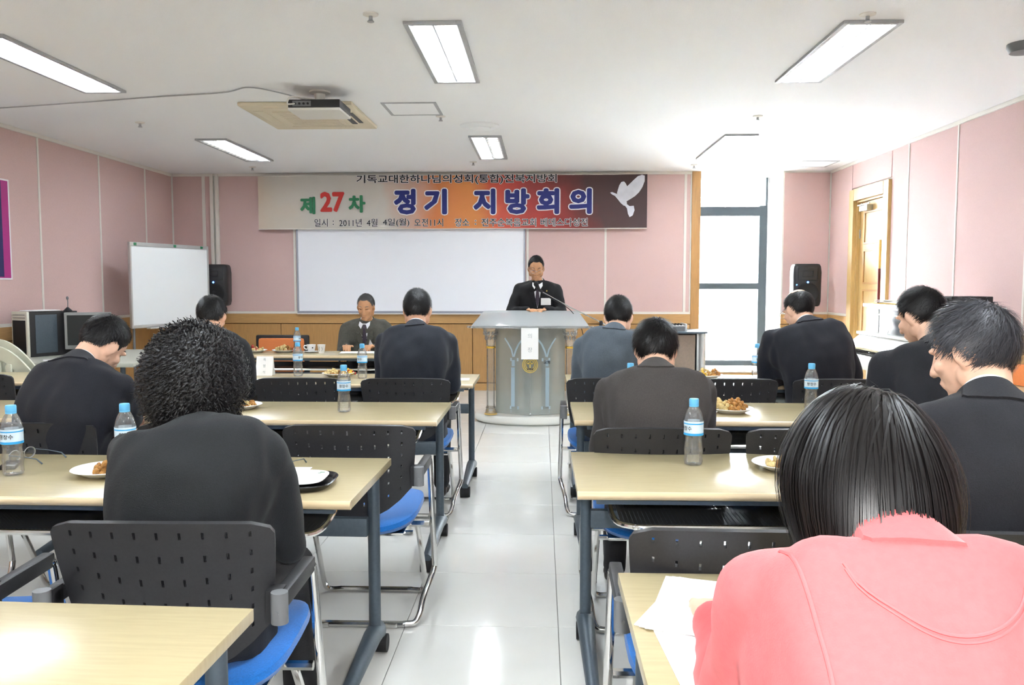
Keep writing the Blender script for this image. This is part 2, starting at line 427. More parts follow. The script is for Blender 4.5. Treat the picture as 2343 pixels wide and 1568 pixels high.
# left wall
ys = [YB, -1.9, -.85, .2, 1.25, 2.3, 3.36, 4.42, 5.48, 6.55, 7.61, 8.67, 9.69, YF]
obj('backing', BX((XL - .012, YB, .09), (XL - .006, YF, WZ)), 'groove', wall_left, False)
for a, b in zip(ys, ys[1:]):
    obj('wall_panel', BX((XL - .014, a + .012, WZ + .02), (XL, b - .012, HC - .02), .003), 'pink', wall_left, False)
    obj('wainscot_board', BX((XL - .006, a + .004, .1), (XL + .012, b - .004, .836), .003), 'wood', wall_left, False)
    if a > YB: obj('seam_strip', BX((XL - .014, a - .012, WZ), (XL + .006, a + .012, HC - .02), .002), 'white_trim', wall_left, False)
obj('wainscot_rail', BX((XL - .006, YB, .845), (XL + .016, YF, WZ - .01), .003), 'wood_h', wall_left, False)
obj('seam_strip', BX((XL - .012, YB, WZ - .01), (XL + .008, YF, WZ + .02), .002), 'white_trim', wall_left, False)
struct('baseboard_left', BX((XL - .01, YB, 0), (XL + .022, YF - .03, .09), .003), 'wood_h')
# right wall
ys = [YB, -1.1, -.05, 1.0, 2.04, 3.08, 4.13, 5.18, 6.23, 7.277, 8.225, 8.62]
obj('backing', BX((XR + .006, YB, .09), (XR + .012, 8.62, WZ)), 'groove', wall_right, False)
for a, b in zip(ys, ys[1:]):
    obj('wall_panel', BX((XR, a + .01, WZ + .02), (XR + .014, b - .01, HC - .02), .003), 'pink', wall_right, False)
    obj('wainscot_board', BX((XR - .012, a + .004, .1), (XR + .006, b - .004, .836), .003), 'wood', wall_right, False)
    if a > YB: obj('seam_strip', BX((XR - .006, a - .01, WZ), (XR + .014, a + .01, HC - .02), .002), 'white_trim', wall_right, False)
obj('wainscot_rail', BX((XR - .016, YB, .845), (XR + .006, 8.60, WZ - .01), .003), 'wood_h', wall_right, False)
obj('seam_strip', BX((XR - .008, YB, WZ - .01), (XR + .012, 8.60, WZ + .02), .002), 'white_trim', wall_right, False)
obj('wall_panel', BX((XR, 9.70, WZ + .02), (XR + .014, YF - .012, HC - .02), .003), 'pink', wall_right, False)
obj('wall_panel', BX((XR, 8.63, 2.42), (XR + .014, 9.69, HC - .02), .003), 'pink', wall_right, False)
obj('wainscot_board', BX((XR - .012, 9.70, .1), (XR + .01, YF - .012, .836), .003), 'wood', wall_right, False)
obj('wainscot_rail', BX((XR - .016, 9.70, .845), (XR + .01, YF - .018, WZ - .01), .003), 'wood_h', wall_right, False)
obj('seam_strip', BX((XR - .008, 9.70, WZ - .01), (XR + .012, YF - .012, WZ + .02), .002), 'white_trim', wall_right, False)
struct('baseboard_right', BX((XR - .022, YB, 0), (XR + .01, 8.6, .09), .003), 'wood_h')
struct('baseboard_front_right', BX((WX1, YF - .022, 0), (XR - .0, YF + .01, .09), .003), 'wood_h')
struct('baseboard_right_corner', BX((XR - .022, 9.70, 0), (XR + .01, YF - .03, .09), .003), 'wood_h')
# cove trims under the ceiling
struct('trim_1', BX((XL, YF - .02, HC - .035), (WX0 - .11, YF + .01, HC), .004), 'white_trim')
struct('trim_2', BX((XL - .01, YB, HC - .035), (XL + .02, YF - .03, HC), .004), 'white_trim')
struct('trim_3', BX((XR - .02, YB, HC - .035), (XR + .01, YF - .03, HC), .004), 'white_trim')
# wooden post left of the window
struct('trim_4', BX((1.842, YF - .02, 0), (WX0, YF + .05, HC), .004), 'wood')
# window: grey metal frame with three panes, set back in the deep reveal
win = thing('window_1', None, None, (0, 0, 0)); win['kind'] = 'structure'
fr = dict(m='window_frame')
def bar(n, a, b): obj(n, BX(a, b, .006), 'window_frame', win, False)
bar('stile', (WX0 - .02, RV - .04, .24), (WX0 + .06, RV + .04, HC)); bar('stile', (2.83, RV - .04, .24), (2.935, RV + .04, 2.36))
bar('stile', (2.905, RV - .04, 2.36), (2.935, RV + .04, HC))
bar('transom', (WX0, RV - .045, 2.225), (2.93, RV + .045, 2.345)); bar('transom', (WX0, RV - .04, 1.27), (2.85, RV + .04, 1.352)); bar('bottom_rail', (WX0, RV - .05, .262), (2.93, RV + .05, .335))
for a, b in ((.335, 1.27), (1.352, 2.225), (2.345, HC)): obj('pane', BX((WX0 + .05, RV - .004, a), (2.85 if b < 2.3 else 2.91, RV + .004, b)), 'pane', win, False)
obj('window_sill', BX((WX0 - .01, YF - .02, .24), (WX1 - .002, RV - .05, .262), .004), 'reveal', win, False)
obj('jamb_lining', BX((2.945, YF + .02, .24), (2.952, RV - .05, 1.0)), 'paper_warm', win, False)
# door in the right wall
door = thing('door_1', None, None, (0, 0, 0)); door['kind'] = 'structure'
dm = MB(); dm.box((XR - .03, 8.62, 0), (XR + .02, 8.75, 2.40), .006); dm.box((XR - .03, 9.57, 0), (XR + .02, 9.70, 2.40), .006); dm.box((XR - .03, 8.755, 2.27), (XR + .02, 9.565, 2.40), .006)
dm.box((XR + .012, DY0, 0), (XR + .11, DY0 + .03, DZ), .003); dm.box((XR + .012, DY1 - .03, 0), (XR + .11, DY1, DZ), .003); dm.box((XR + .012, DY0 + .03, DZ - .03), (XR + .11, DY1 - .03, DZ), .003)
obj('door_frame', dm, 'door_wood', door, False)
LX = XR + .05
leaf = obj('door_leaf', BX((LX, DY0 + .032, .01), (LX + .045, DY1 - .032, DZ - .032), .003), 'door_wood', door, False)
for z0, z1 in ((.15, .62), (.70, 1.28), (1.34, 1.72), (1.78, 2.14)):
    pm = MB(); a, b = DY0 + .14, DY1 - .16
    pm.box((LX - .012, a, z0), (LX, b, z0 + .02), .002); pm.box((LX - .012, a, z1 - .02), (LX, b, z1), .002); pm.box((LX - .012, a, z0 + .02), (LX, a + .02, z1 - .02), .002); pm.box((LX - .012, b - .02, z0 + .02), (LX, b, z1 - .02), .002)
    obj('panel_moulding', pm, 'wood', leaf, False)
hm = MB(); hm.cyl((LX - .055, 8.84, 1.50), (LX - .055, 8.84, 1.80), .016); hm.cyl((LX - .055, 8.84, 1.72), (LX, 8.84, 1.72), .009)
obj('pull_handle', hm, 'brass', door); hm = MB(); hm.cyl((LX - .055, 8.84, .95), (LX - .055, 8.84, 1.50), .0165); hm.cyl((LX - .055, 8.84, 1.03), (LX, 8.84, 1.03), .009)
tag(obj('pull_handle', hm, 'mahogany', door), 'dark red lower half of the pull handle')
obj('lock_knob', (lambda q: (q.cyl((LX - .03, 8.80, 1.42), (LX, 8.80, 1.42), .014), q)[1])(MB()), 'steel', door)
dc = MB(); dc.box((LX - .07, 9.20, 2.14), (LX, 9.42, 2.20), .008); dc.box((LX - .06, 9.17, 2.205), (LX - .045, 9.50, 2.22), .003); dc.cyl((LX - .05, 9.40, 2.19), (LX - .05, 9.40, 2.23), .012)
obj('door_closer', dc, 'steel', door)
for z in (.35, 1.85):
    obj('hinge', BX((LX - .012, DY1 - .045, z), (LX + .01, DY1 - .03, z + .1), .003), 'steel', door, False)

# ================================================================== CEILING FITTINGS
FIN = BX((-.056, -.0025, -.020), (.056, .0025, -.0145)).mesh('louver_fin')
def fixture(cx, cy, lit, label, ln=1.30):
    """recessed twin tube fitting; lit = (left tube on, right tube on)"""
    t = thing('ceiling_light', label, 'light', (cx, cy, HC), 0, 'fluorescent ceiling fittings')
    W, L = .155, ln / 2
    f = MB(); z0, z1 = -.018, .0
    f.box((-W, -L, z0), (-W + .028, L, z1), .003); f.box((W - .028, -L, z0), (W, L, z1), .003); f.box((-W + .028, -L, z0), (W - .028, -L + .03, z1), .003); f.box((-W + .028, L - .03, z0), (W - .028, L, z1), .003)
    f.box((-.004, -L + .03, -.012), (.004, L - .03, 0))
    obj('frame', f, 'fixture_frame', t, False)
    obj('reflector', BX((-W + .028, -L + .03, -.003), (W - .028, L - .03, -.001)), 'reflector', t, False)
    for s, on in zip((-1, 1), lit):
        x = s * .065
        q = MB(); q.tube([(x, -L + .06, -.0085), (x, L - .06, -.0085)], .045, 10, flat=.11)
        obj('lamp_tube', q, 'tube_light' if on else 'tube_dim', t)
    k = 14
    for i in range(1, k):
        y = -L + .03 + (ln - .06) * i / k
        for s in (-1, 1): obj('louver_fin', FIN, 'white_trim', t, False, (s * .065, y, 0))
    return t
fixture(-.58, 5.10, (1, 1), 'lit ceiling light nearest the middle of the room, above the aisle')
fixture(1.735, 5.17, (1, 1), 'lit ceiling light at the upper right, above the right-hand tables')
fixture(-3.13, 5.27, (1, 1), 'lit ceiling light with white louver fins at the upper left edge', 1.36)
fixture(-.535, 8.53, (1, 0), 'ceiling light near the banner with only its left tube lit', 1.40)
fixture(1.84, 8.57, (1, 1), 'fully lit ceiling light near the tall window', 1.46)
fixture(-3.15, 8.59, (0, 1), 'ceiling light above the standing whiteboard with only its right tube lit', 1.38)
for x, sd in ((-3.13, 'left'), (-.58, 'middle'), (1.735, 'right')):
    fixture(x, 1.75, (1, 1), sd + ' ceiling light above the rear rows'); fixture(x, -1.6, (1, 1), sd + ' ceiling light at the back of the room')
# ceiling cassette air conditioner
ac = thing('air_conditioner', 'square beige cassette air conditioner set in the ceiling', 'air conditioner', (-1.88, 6.83, HC))
q = MB(); q.box((-.44, -.49, -.03), (.44, .49, 0), .012); obj('panel', q, 'ac_beige', ac)
q = MB(); q.box((-.24, -.27, -.038), (.24, .27, -.03), .004); g_ = obj('grille', q, 'ac_beige', ac)
for i in range(9):
    q = MB(); y = -.22 + .055 * i; q.box((-.21, y, -.041), (.21, y + .02, -.038)); obj('grille_slat', q, 'ac_beige', g_, False)
for a, b in (((.28, -.24, -.033), (.325, .24, -.029)), ((.345, -.2, -.033), (.38, .2, -.029))):
    q = MB(); q.box(a, b); obj('air_slot', q, 'black_plastic', ac, False)
for a, b in (((-.38, -.3, -.034), (-.3, .3, -.029)), ((-.26, .33, -.034), (.26, .41, -.029)), ((-.26, -.41, -.034), (.26, -.33, -.029))):
    q = MB(); q.box(a, b, .002); obj('louver_flap', q, 'ac_beige', ac, False)
# projector on its ceiling mount
pj = thing('projector', 'white and black ceiling projector hanging from a round mount', 'projector', (-1.6, 6.03, HC))
q = MB(); q.lathe([(.075, 0), (.075, -.012), (.04, -.02), (.032, -.075), (.05, -.08), (.05, -.088)], 20); obj('mount', q, 'proj_white', pj)
q = MB(); q.box((-.185, -.17, -.165), (.185, .17, -.145), .008); obj('bottom_shell', q, 'proj_white', pj)
q = MB(); q.box((-.183, -.168, -.145), (.183, .168, -.09), .006); obj('housing', q, 'black_plastic', pj)
q = MB(); q.box((-.15, -.172, -.138), (-.02, -.166, -.10)); pn = obj('port_panel', q, 'grey_plastic', pj, False)
q = MB()
for x in (-.13, -.10, -.07, -.04): q.cyl((x, -.178, -.12), (x, -.17, -.12), .008, n=10)
obj('socket', q, 'black_plastic', pn)
q = MB(); q.cyl((.08, .165, -.115), (.08, .185, -.115), .035, n=20); obj('lens', q, 'screen', pj)
q = MB(); q.tube(smooth_path([(-.13, -.17, -.12), (-.17, -.22, -.13), (-.15, -.2, -.08), (-.08, -.1, -.07), (-.03, -.02, -.06)]), .006, 6); obj('cable', q, 'proj_white', pj)
q = MB(); q.tube(smooth_path([(-4.64, 6.55, HC - .008), (-3.6, 6.3, HC - .010), (-2.9, 6.14, HC - .006), (-2.3, 6.0, HC - .008), (-2.05, 5.85, HC - .008), (-1.85, 6.0, HC - .02), (-1.66, 6.05, HC - .07)], 8), .0045, 6)
tag(obj('cable', q, 'fixture_frame'), 'thin grey cable clipped along the ceiling to the projector', 'cable')
# access hatches
def hatch(x0, y0, x1, y1, label):
    t = thing('ceiling_hatch', label, 'hatch', (0, 0, 0))
    q = MB(); w_ = .022
    q.box((x0, y0, HC - .006), (x0 + w_, y1, HC), .001); q.box((x1 - w_, y0, HC - .006), (x1, y1, HC), .001); q.box((x0 + w_, y0, HC - .006), (x1 - w_, y0 + w_, HC), .001); q.box((x0 + w_, y1 - w_, HC - .006), (x1 - w_, y1, HC), .001)
    obj('frame', q, 'fixture_frame', t, False); obj('cover', BX((x0 + w_ + .003, y0 + w_ + .003, HC - .004), (x1 - w_ - .003, y1 - w_ - .003, HC)), 'ceiling', t, False)
    q = MB(); q.cyl((x1 - w_ / 2, (y0 + y1) / 2, HC - .010), (x1 - w_ / 2, (y0 + y1) / 2, HC - .005), .008, n=10); obj('latch', q, 'chrome', t)
hatch(-1.235, 6.40, -.81, 6.87, 'square ceiling hatch between the air conditioner and the middle lights')
hatch(2.92, 9.56, 3.34, 10.05, 'ceiling hatch above the right-hand loudspeaker')
q = MB(); q.lathe([(.17, 0), (.17, -.012), (.13, -.03), (.115, -.012), (.10, -.012), (.09, -.03), (.02, -.03)], 28, (-.545, 7.33, HC)); tag(obj('air_diffuser', q, 'ceiling'), 'round white air diffuser in the ceiling', 'diffuser')
q = MB(); q.lathe([(.09, 0), (.09, -.02), (.075, -.05), (.03, -.06)], 24, (2.77, 4.99, HC)); tag(obj('smoke_detector', q, 'grey_plastic'), 'round grey smoke detector at the upper right edge of the ceiling', 'detector')
spr = [(-.88, 4.33, 'beside the middle light'), (-3.44, 7.1, 'over the left-hand tables'), (-3.42, 9.81, 'near the left end of the banner'), (1.77, 7.01, 'between the two right-hand lights'),
       (1.663, 4.42, 'just before the upper right light'), (1.76, 9.82, 'beside the head of the window'), (-.78, 9.49, 'above the middle of the banner'), (-.837, 6.93, 'at the corner of the square hatch')]
for x, y, wd in spr:
    t = thing('sprinkler', 'small ceiling sprinkler ' + wd, 'sprinkler', (x, y, HC), 0, 'ceiling sprinklers')
    q = MB(); q.lathe([(.04, 0), (.04, -.006), (.015, -.012)], 16); obj('rosette', q, 'white_trim', t)
    q = MB(); q.lathe([(.010, -.01), (.010, -.03), (.005, -.034)], 12); q.lathe([(.018, -.038), (.018, -.041)], 14); q.tube([(.009, 0, -.03), (.012, 0, -.036), (.009, 0, -.04)], .002, 5); q.tube([(-.009, 0, -.03), (-.012, 0, -.036), (-.009, 0, -.04)], .002, 5); obj('head', q, 'steel', t)

# ================================================================== FRONT WALL: BOARD AND BANNER
bd = thing('wall_board', 'wide white board on the front wall below the banner', 'whiteboard', (-1.645, YF, 1.5))
obj('surface', BX((-1.42, -.022, -.50), (1.42, -.007, .98)), 'screen_board', bd, False)
q = MB(); q.box((-1.437, -.028, -.533), (1.437, -.007, -.50), .004); q.box((-1.437, -.028, .98), (1.437, -.007, 1.0), .004); q.box((-1.437, -.028, -.50), (-1.415, -.007, .98), .003); q.box((1.415, -.028, -.50), (1.437, -.007, .98), .003)
obj('frame', q, 'board_frame', bd, False)
obj('tray', BX((-1.43, -.06, -.54), (1.43, -.028, -.528), .003), 'white_trim', bd, False)
ban = thing('banner', 'long printed banner with Korean lettering and a white dove on the front wall', 'banner', (-1.125, YF - .075, 2.352))
q = MB(); nx, nz = 60, 8; g = []
for sy in (-.003, .003):
    lay = []
    for j in range(nz + 1):
        row = []
        for i in range(nx + 1):
            x = -2.41 + 4.82 * i / nx; z = -.328 + .656 * j / nz
            row.append(q.bm.verts.new((x, sy + .004 * math.sin(x * 3.1) * (.5 - j / nz), z)))
        lay.append(row)
    g.append(lay)
for a in (0, 1):
    for j in range(nz):
        for i in range(nx): q.bm.faces.new((g[a][j][i], g[a][j][i + 1], g[a][j + 1][i + 1], g[a][j + 1][i]))
for j in range(nz):
    q.bm.faces.new((g[0][j][0], g[1][j][0], g[1][j + 1][0], g[0][j + 1][0])); q.bm.faces.new((g[0][j][nx], g[0][j + 1][nx], g[1][j + 1][nx], g[1][j][nx]))
for i in range(nx):
    q.bm.faces.new((g[0][0][i], g[0][0][i + 1], g[1][0][i + 1], g[1][0][i])); q.bm.faces.new((g[0][nz][i], g[1][nz][i], g[1][nz][i + 1], g[0][nz][i + 1]))
obj('cloth', q, 'banner', ban)
q = MB(); q.tube([(-2.41, 0, .329), (2.41, 0, .329)], .006, 6); q.tube([(-2.41, 0, -.329), (2.41, 0, -.329)], .006, 6); obj('hem_rod', q, 'white_trim', ban)
def fat(me, r):
    """thicken flat lettering by laying shifted copies over each other"""
    n = len(me.vertices); co = np.empty(n * 3); me.vertices.foreach_get('co', co); co = co.reshape(-1, 3); fs = [tuple(p.vertices) for p in me.polygons]
    V_, F_ = [], []
    sh_ = [(0, 0)] + [(r * math.cos(2 * PI * k / 12), r * math.sin(2 * PI * k / 12)) for k in range(12)] + ([(r / 2 * math.cos(2 * PI * k / 6), r / 2 * math.sin(2 * PI * k / 6)) for k in range(6)] if r > .03 else [])
    if r <= 0: sh_ = [(0, 0)]
    for i, (dx, dz) in enumerate(sh_):
        V_ += [(c[0] + dx, c[1] - .00001 * i, c[2] + dz) for c in co]; F_ += [tuple(j + i * n for j in f) for f in fs]
    m2 = bpy.data.meshes.new('lettering'); m2.from_pydata(V_, [], F_); m2.update(); return m2
def lettering(body, xa, xb, zc, h, m, outline=0, bold=0, parent=ban, y=-.009, name='lettering'):
    """text scaled to run from xa to xb with letter height h, on the face of the banner"""
    t0 = text_mesh(body, 1); a = fat(t0, bold)
    xs_ = [v.co.x for v in a.vertices]; zs = [v.co.z for v in a.vertices]
    w_, hh = max(xs_) - min(xs_), max(zs) - min(zs); cx, cz = (max(xs_) + min(xs_)) / 2, (max(zs) + min(zs)) / 2
    sx, sz = (xb - xa) / w_, h / hh
    def put(me, yy, mm, nm):
        me.transform(Matrix.Translation(((xa + xb) / 2, yy, zc)) @ Matrix.Diagonal((sx, 1, sz, 1)) @ Matrix.Translation((-cx, 0, -cz)))
        me.materials.clear(); return obj(nm, me, mm, parent, False)
    o = put(a, y - .002, m, name)
    if outline: put(fat(t0, bold + outline), y, 'print_white', name + '_outline')
    return o
def bx2x(px): return (px - 595) / (1479 - 595) * 4.82 - 2.41
def by2z(py): return .328 - (py - 402.5) / 122.5 * .656
# widths and heights read off the banner itself
lettering('기독교대한하나님의성회(통합)전북지방회', bx2x(822), bx2x(1276), by2z(412.5), .118, 'black_print', .045, .018)
lettering('제', bx2x(692), bx2x(727), by2z(471), .215, 'green', 0, .045)
lettering('27', bx2x(738), bx2x(794), by2z(463), .25, 'red_print', 0, .04)
lettering('차', bx2x(803), bx2x(842), by2z(468), .215, 'green', 0, .045)
for ch, a, b in (('정', 907, 957), ('기', 976, 1028), ('지', 1088, 1138), ('방', 1160, 1215), ('회', 1231, 1282), ('의', 1304, 1355)):
    lettering(ch, bx2x(a), bx2x(b), by2z(463), .315, 'navy_print', .042, .05)
for wd, a, b, hh in (('일시', 724, 755, .098), (':', 766, 769, .055), ('2011년', 781, 833, .098), ('4월', 844, 869, .098), ('4일(월)', 881, 942, .105), ('오전11시', 953, 1019, .098)):
    lettering(wd, bx2x(a), bx2x(b), by2z(511), hh, 'black_print', .03, .008)
for wd, a, b, hh in (('장소', 1046, 1078, .098), (':', 1091, 1094, .055), ('전주순복음교회', 1106, 1230, .098), ('베데스다성전', 1240, 1346, .098)):
    lettering(wd, bx2x(a), bx2x(b), by2z(511), hh, 'black_print', .04, .008)
# the dove: body, tail and two raised wings, cut flat like the print
def flat(name, pts, y, m, par):
    q = MB(); q.prism([(bx2x(a), by2z(b)) for a, b in pts], y, y + .0015); return obj(name, q, m, par, False)
dv = flat('dove_body', [(1396, 444), (1401, 443), (1408, 446), (1416, 449), (1424, 455), (1432, 462), (1434, 468), (1432, 473), (1427, 474), (1420, 468), (1413, 459), (1407, 452), (1400, 448)], -.0095, 'dove', ban)
flat('dove_wing', [(1411, 446), (1416, 428), (1421, 420), (1427, 419), (1431, 424), (1434, 430), (1440, 424), (1448, 416), (1458, 407), (1467, 404), (1473, 406), (1473, 418), (1468, 432), (1461, 443), (1452, 452), (1443, 458), (1433, 464), (1424, 457)], -.0105, 'dove', ban)
flat('dove_tail', [(1427, 471), (1433, 470), (1440, 475), (1449, 474), (1451, 484), (1447, 496), (1440, 500), (1436, 492), (1434, 480)], -.0105, 'dove', ban)
# wall poster at the left edge
ps = thing('wall_poster', 'blue poster with magenta border on the left wall', 'poster', (XL, 6.62, 1.812))
obj('border', BX((.001, -.56, -.435), (.006, .545, .435)), 'print_white', ps, False); obj('band', BX((.006, -.54, -.42), (.0075, .525, .42)), 'poster_magenta', ps, False)
obj('panel', BX((.0075, -.46, -.41), (.009, .43, .41)), 'poster_navy', ps, False); obj('picture', BX((.009, -.42, -.33), (.0105, .34, .33)), 'poster_blue', ps, False)
# ================================================================== TABLES
def table(name_label, xa, xb, yb, rot=0, group='beech folding tables in rows', depth=.6):
    """folding table: back edge at y=yb, running from xa to xb; legs stand near the back edge"""
    L = xb - xa; T = .72
    t = thing('folding_table', name_label, 'table', ((xa + xb) / 2, yb - depth / 2, 0), rot, group)
    h, d = L / 2, depth / 2
    q = MB(); q.box((-h, -d + .012, T - .026), (h, d, T), .003); obj('tabletop', q, 'beech', t)
    q = MB(); q.tube([(-h, -d + .012, T - .013), (h, -d + .012, T - .013)], .0128, 10); obj('front_edge', q, 'beech_edge', t)
    q = MB(); q.box((-h + .06, -d + .05, T - .050), (h - .06, -d + .075, T - .026), .002); q.box((-h + .06, d - .1, T - .055), (h - .06, d - .06, T - .026), .002); obj('apron_rail', q, 'gunmetal', t)
    q = MB(); q.box((-h + .14, -d + .10, T - .128), (h - .14, d - .16, T - .124)); q.box((-h + .14, d - .16, T - .128), (h - .14, d - .155, T - .085)); obj('shelf', q, 'perforated', t)
    q = MB(); x0 = h - .12
    q.tube(smooth_path([(-x0, d - .10, T - .045), (-x0, d - .2, T - .07), (-x0, -d + .16, T - .12), (-x0 + .06, -d + .09, T - .13), (-x0 + .2, -d + .085, T - .13), (x0 - .2, -d + .085, T - .13), (x0 - .06, -d + .09, T - .13), (x0, -d + .16, T - .12), (x0, d - .2, T - .07), (x0, d - .10, T - .045)], 5), .009, 8)
    obj('shelf_rod', q, 'chrome', t)
    q = MB(); q.box((-h + .07, d - .095, .46), (h - .07, d - .06, .525), .004); obj('cross_beam', q, 'gunmetal', t)
    for s in (-1, 1):
        x = s * (h - .055)
        q = MB(); q.tube([(x, d - .05, .10), (x, d - .05, T - .03)], .021, 14); q.box((x - .02, -d + .12, T - .05), (x + .02, d - .03, T - .026), .004); obj('post', q, 'gunmetal', t)
        q = MB(); q.tube([(x, d + .03, .065), (x, d - .02, .10), (x, d - .10, .105), (x, -d + .2, .082), (x, -d + .04, .072)], [.022, .034, .032, .024, .02], 12, flat=1); obj('foot', q, 'gunmetal', t)
        for yy in (d + .02, -d + .06):
            q = MB(); q.tube([(x - .03, yy, .033), (x + .03, yy, .033)], .033, 14); q.box((x - .012, yy - .012, .03), (x + .012, yy + .012, .07), .003); obj('caster', q, 'dark_rubber', t)
    return t
table('front left table by the aisle with the name tent on it', -2.225, -.425, 5.68)
table('front table at the far left beside the cream plastic chairs', -4.55, -2.95, 5.70)
table('second row left table with the bottle near its aisle end', -2.275, -.475, 4.31)
table('second row table at the left, in front of the man bowing in a navy suit', -4.11, -2.31, 4.31)
table('third row left table carrying the black tray', -2.34, -.54, 2.925, R(-1))
table('nearest left table, empty and pale, in the bottom corner', -2.36, -.56, 1.565, R(-2))
table('front right table with a plate of yellow snacks before the window', .16, 1.96, 5.69)
table('second row right table with a heaped plate', .15, 1.95, 4.35)
table('third row right table reflecting the window', .108, 1.908, 3.045)
table('nearest right table with white sheets beside the woman in red', .165, 1.965, 1.757)
table('head table with cups and plates before the front wall', -3.05, -1.25, 7.62, 0, 'beech folding tables in rows', .5)
table('side table by the right wall with a bag on it', 2.66, 3.46, 5.35, R(-6))

# ================================================================== CHAIRS
def chair_back_mesh():
    cols, rows = 9, 6; W = .25
    us = [-1]; 
    for i in range(cols):
        c = -.80 + 1.6 * i / (cols - 1); us += [c - .012, c + .012]
    us.append(1); us = [us[0], -.965] + us[1:-1] + [.965, us[-1]]
    vs = [0, .04]
    for j in range(rows):
        c = .16 + .76 * j / (rows - 1); vs += [c - .022, c + .022]
    vs += [.965, 1]
    q = MB(); G = []
    for v in vs:
        row = []
        for u in us:
            w_ = W * (1 - .10 * (1 - v) ** 1.5)
            x = u * w_
            zt = .82 - .008 * u * u - (.022 * max(0, (abs(u) - .9) / .1) ** 2)
            zb = .44 + .13 * abs(u) ** 2.2
            z = zb + (zt - zb) * v
            y = -.255 + .085 * (1 - (z - .44) / .38) + .03 * u * u - .012
            row.append(q.bm.verts.new((x, y, z)))
        G.append(row)
    for j in range(len(vs) - 1):
        for i in range(len(us) - 1):
            hole = (i >= 2 and i <= len(us) - 4 and (i - 2) % 2 == 0) and (j >= 2 and j <= len(vs) - 4 and (j - 2) % 2 == 0)
            if hole: continue
            q.bm.faces.new((G[j][i], G[j][i + 1], G[j + 1][i + 1], G[j + 1][i]))
    me = bpy.data.meshes.new('backrest'); q.bm.to_mesh(me); q.bm.free()
    me = bake(me, [('SOLIDIFY', dict(thickness=.014, offset=0))]); shade(me, 45); return me
def seat_mb(z=.445):
    q = MB(); rings = []
    for dz, s in ((-.062, .80), (-.05, .93), (-.025, 1), (-.008, .985), (0, .93), (.003, .6)):
        r_ = []
        for i in range(36):
            a = 2 * PI * i / 36; ca, sa = math.cos(a), math.sin(a)
            x = .235 * s * math.copysign(abs(ca) ** .6, ca); y = .02 + .235 * s * math.copysign(abs(sa) ** .6, sa)
            zz = z + dz + .018 * (y / .24) - .012 * (1 - (x / .24) ** 2) * (dz > -.03) + .02 * (x / .24) ** 2
            r_.append(q.bm.verts.new((x, y, zz)))
        rings.append(r_)
    q.loft(rings); return q
CH = thing('stacking_chair', 'x', 'chair', (0, 0, 0), 0, 'black perforated chairs with blue seats')
obj('backrest', chair_back_mesh(), 'chair_plastic', CH)
obj('seat', seat_mb(), 'blue_fabric', CH)
q = MB(); q.box((-.19, -.17, .372), (.19, .2, .384), .004); q.tube([(-.265, .02, .365), (.265, .02, .365)], .013, 8); q.tube([(-.22, -.12, .37), (.22, -.12, .37)], .011, 8); obj('seat_support', q, 'chrome', CH)
for s in (-1, 1):
    q = MB(); q.box((s * .262 - .016, -.245, .618), (s * .262 + .016, .01, .656), .007); q.box((s * .25 - .02, -.245, .585), (s * .25 + .006 * s + .01, -.2, .66), .004); obj('arm', q, 'black_plastic', CH)
    q = MB(); q.cyl((s * .265, -.255, .592), (s * .265, -.255, .662), .019, n=14); q.cyl((s * .265, -.277, .62), (s * .265, -.27, .62), .004, n=8); obj('hinge_barrel', q, 'grey_plastic', CH)
    q = MB(); q.tube(smooth_path([(s * .268, .0, .635), (s * .27, .012, .60), (s * .275, .05, .35), (s * .278, .075, .20), (s * .276, .075, .165), (s * .262, .03, .125), (s * .248, -.06, .085), (s * .242, -.11, .045), (s * .225, -.135, .017), (s * .18, -.142, .013)], 5), .0125, 10); obj('leg', q, 'chrome', CH)
    q = MB(); q.tube(smooth_path([(s * .215, .02, .365), (s * .218, .12, .20), (s * .218, .20, .05), (s * .20, .225, .013), (s * .14, .23, .013)], 5), .0115, 8); obj('front_leg', q, 'chrome', CH)
q = MB(); q.tube([(-.19, -.142, .013), (.19, -.142, .013)], .0125, 8); q.box((-.16, -.158, .0), (-.11, -.126, .02), .003); q.box((.11, -.158, .0), (.16, -.126, .02), .003); obj('floor_bar', q, 'chrome', CH)
q = MB(); q.tube([(-.15, .23, .013), (.15, .23, .013)], .0115, 8); obj('front_bar', q, 'chrome', CH)
chairs = [(-.758, 4.55, 0, 'black perforated chair of the man in the dark suit left of the aisle, front row'),
          (-1.355, 4.55, 0, 'empty black chair with a row of bright slots, front row left'),
          (-1.95, 4.55, 0, 'black chair hidden behind the curly-haired woman, front row left'),
          (-3.30, 4.70, -6, 'black chair cut by the left edge of the picture, front row'),
          (-.72, 3.03, 0, 'empty black chair by the aisle, second row left, blue seat showing'),
          (-1.275, 3.03, 0, 'black chair half hidden behind the curly-haired woman, second row left'),
          (-1.95, 3.03, 2, 'black chair of the man bowing in a navy suit, second row left'),
          (-.847, 1.765, 1, 'black chair of the curly-haired woman, nearest row left, with slotted back'),
          (-1.52, 1.76, 3, 'black chair at the left edge in the nearest row, only its arm showing'),
          (.389, 4.6, 0, 'black chair of the man in the blue-grey suit, front row right'),
          (1.058, 4.6, 0, 'empty black chair with bright slots, front row right'),
          (1.64, 4.6, 0, 'black chair of the balding man in navy, front row right'),
          (.442, 3.0, 0, 'black chair of the man in the brown-grey jacket, second row right'),
          (.995, 3.0, 0, 'empty black chair with red-lit slots, second row right'),
          (1.60, 3.0, 0, 'black chair of the man reading left before the piano, second row right'),
          (.445, 1.75, -1, 'empty black slotted chair before the woman in red, nearest row right'),
          (1.10, 1.75, -1, 'black chair of the man with greying hair at the right edge'),
          (.46, .62, 0, 'black chair under the woman in the red jacket')]
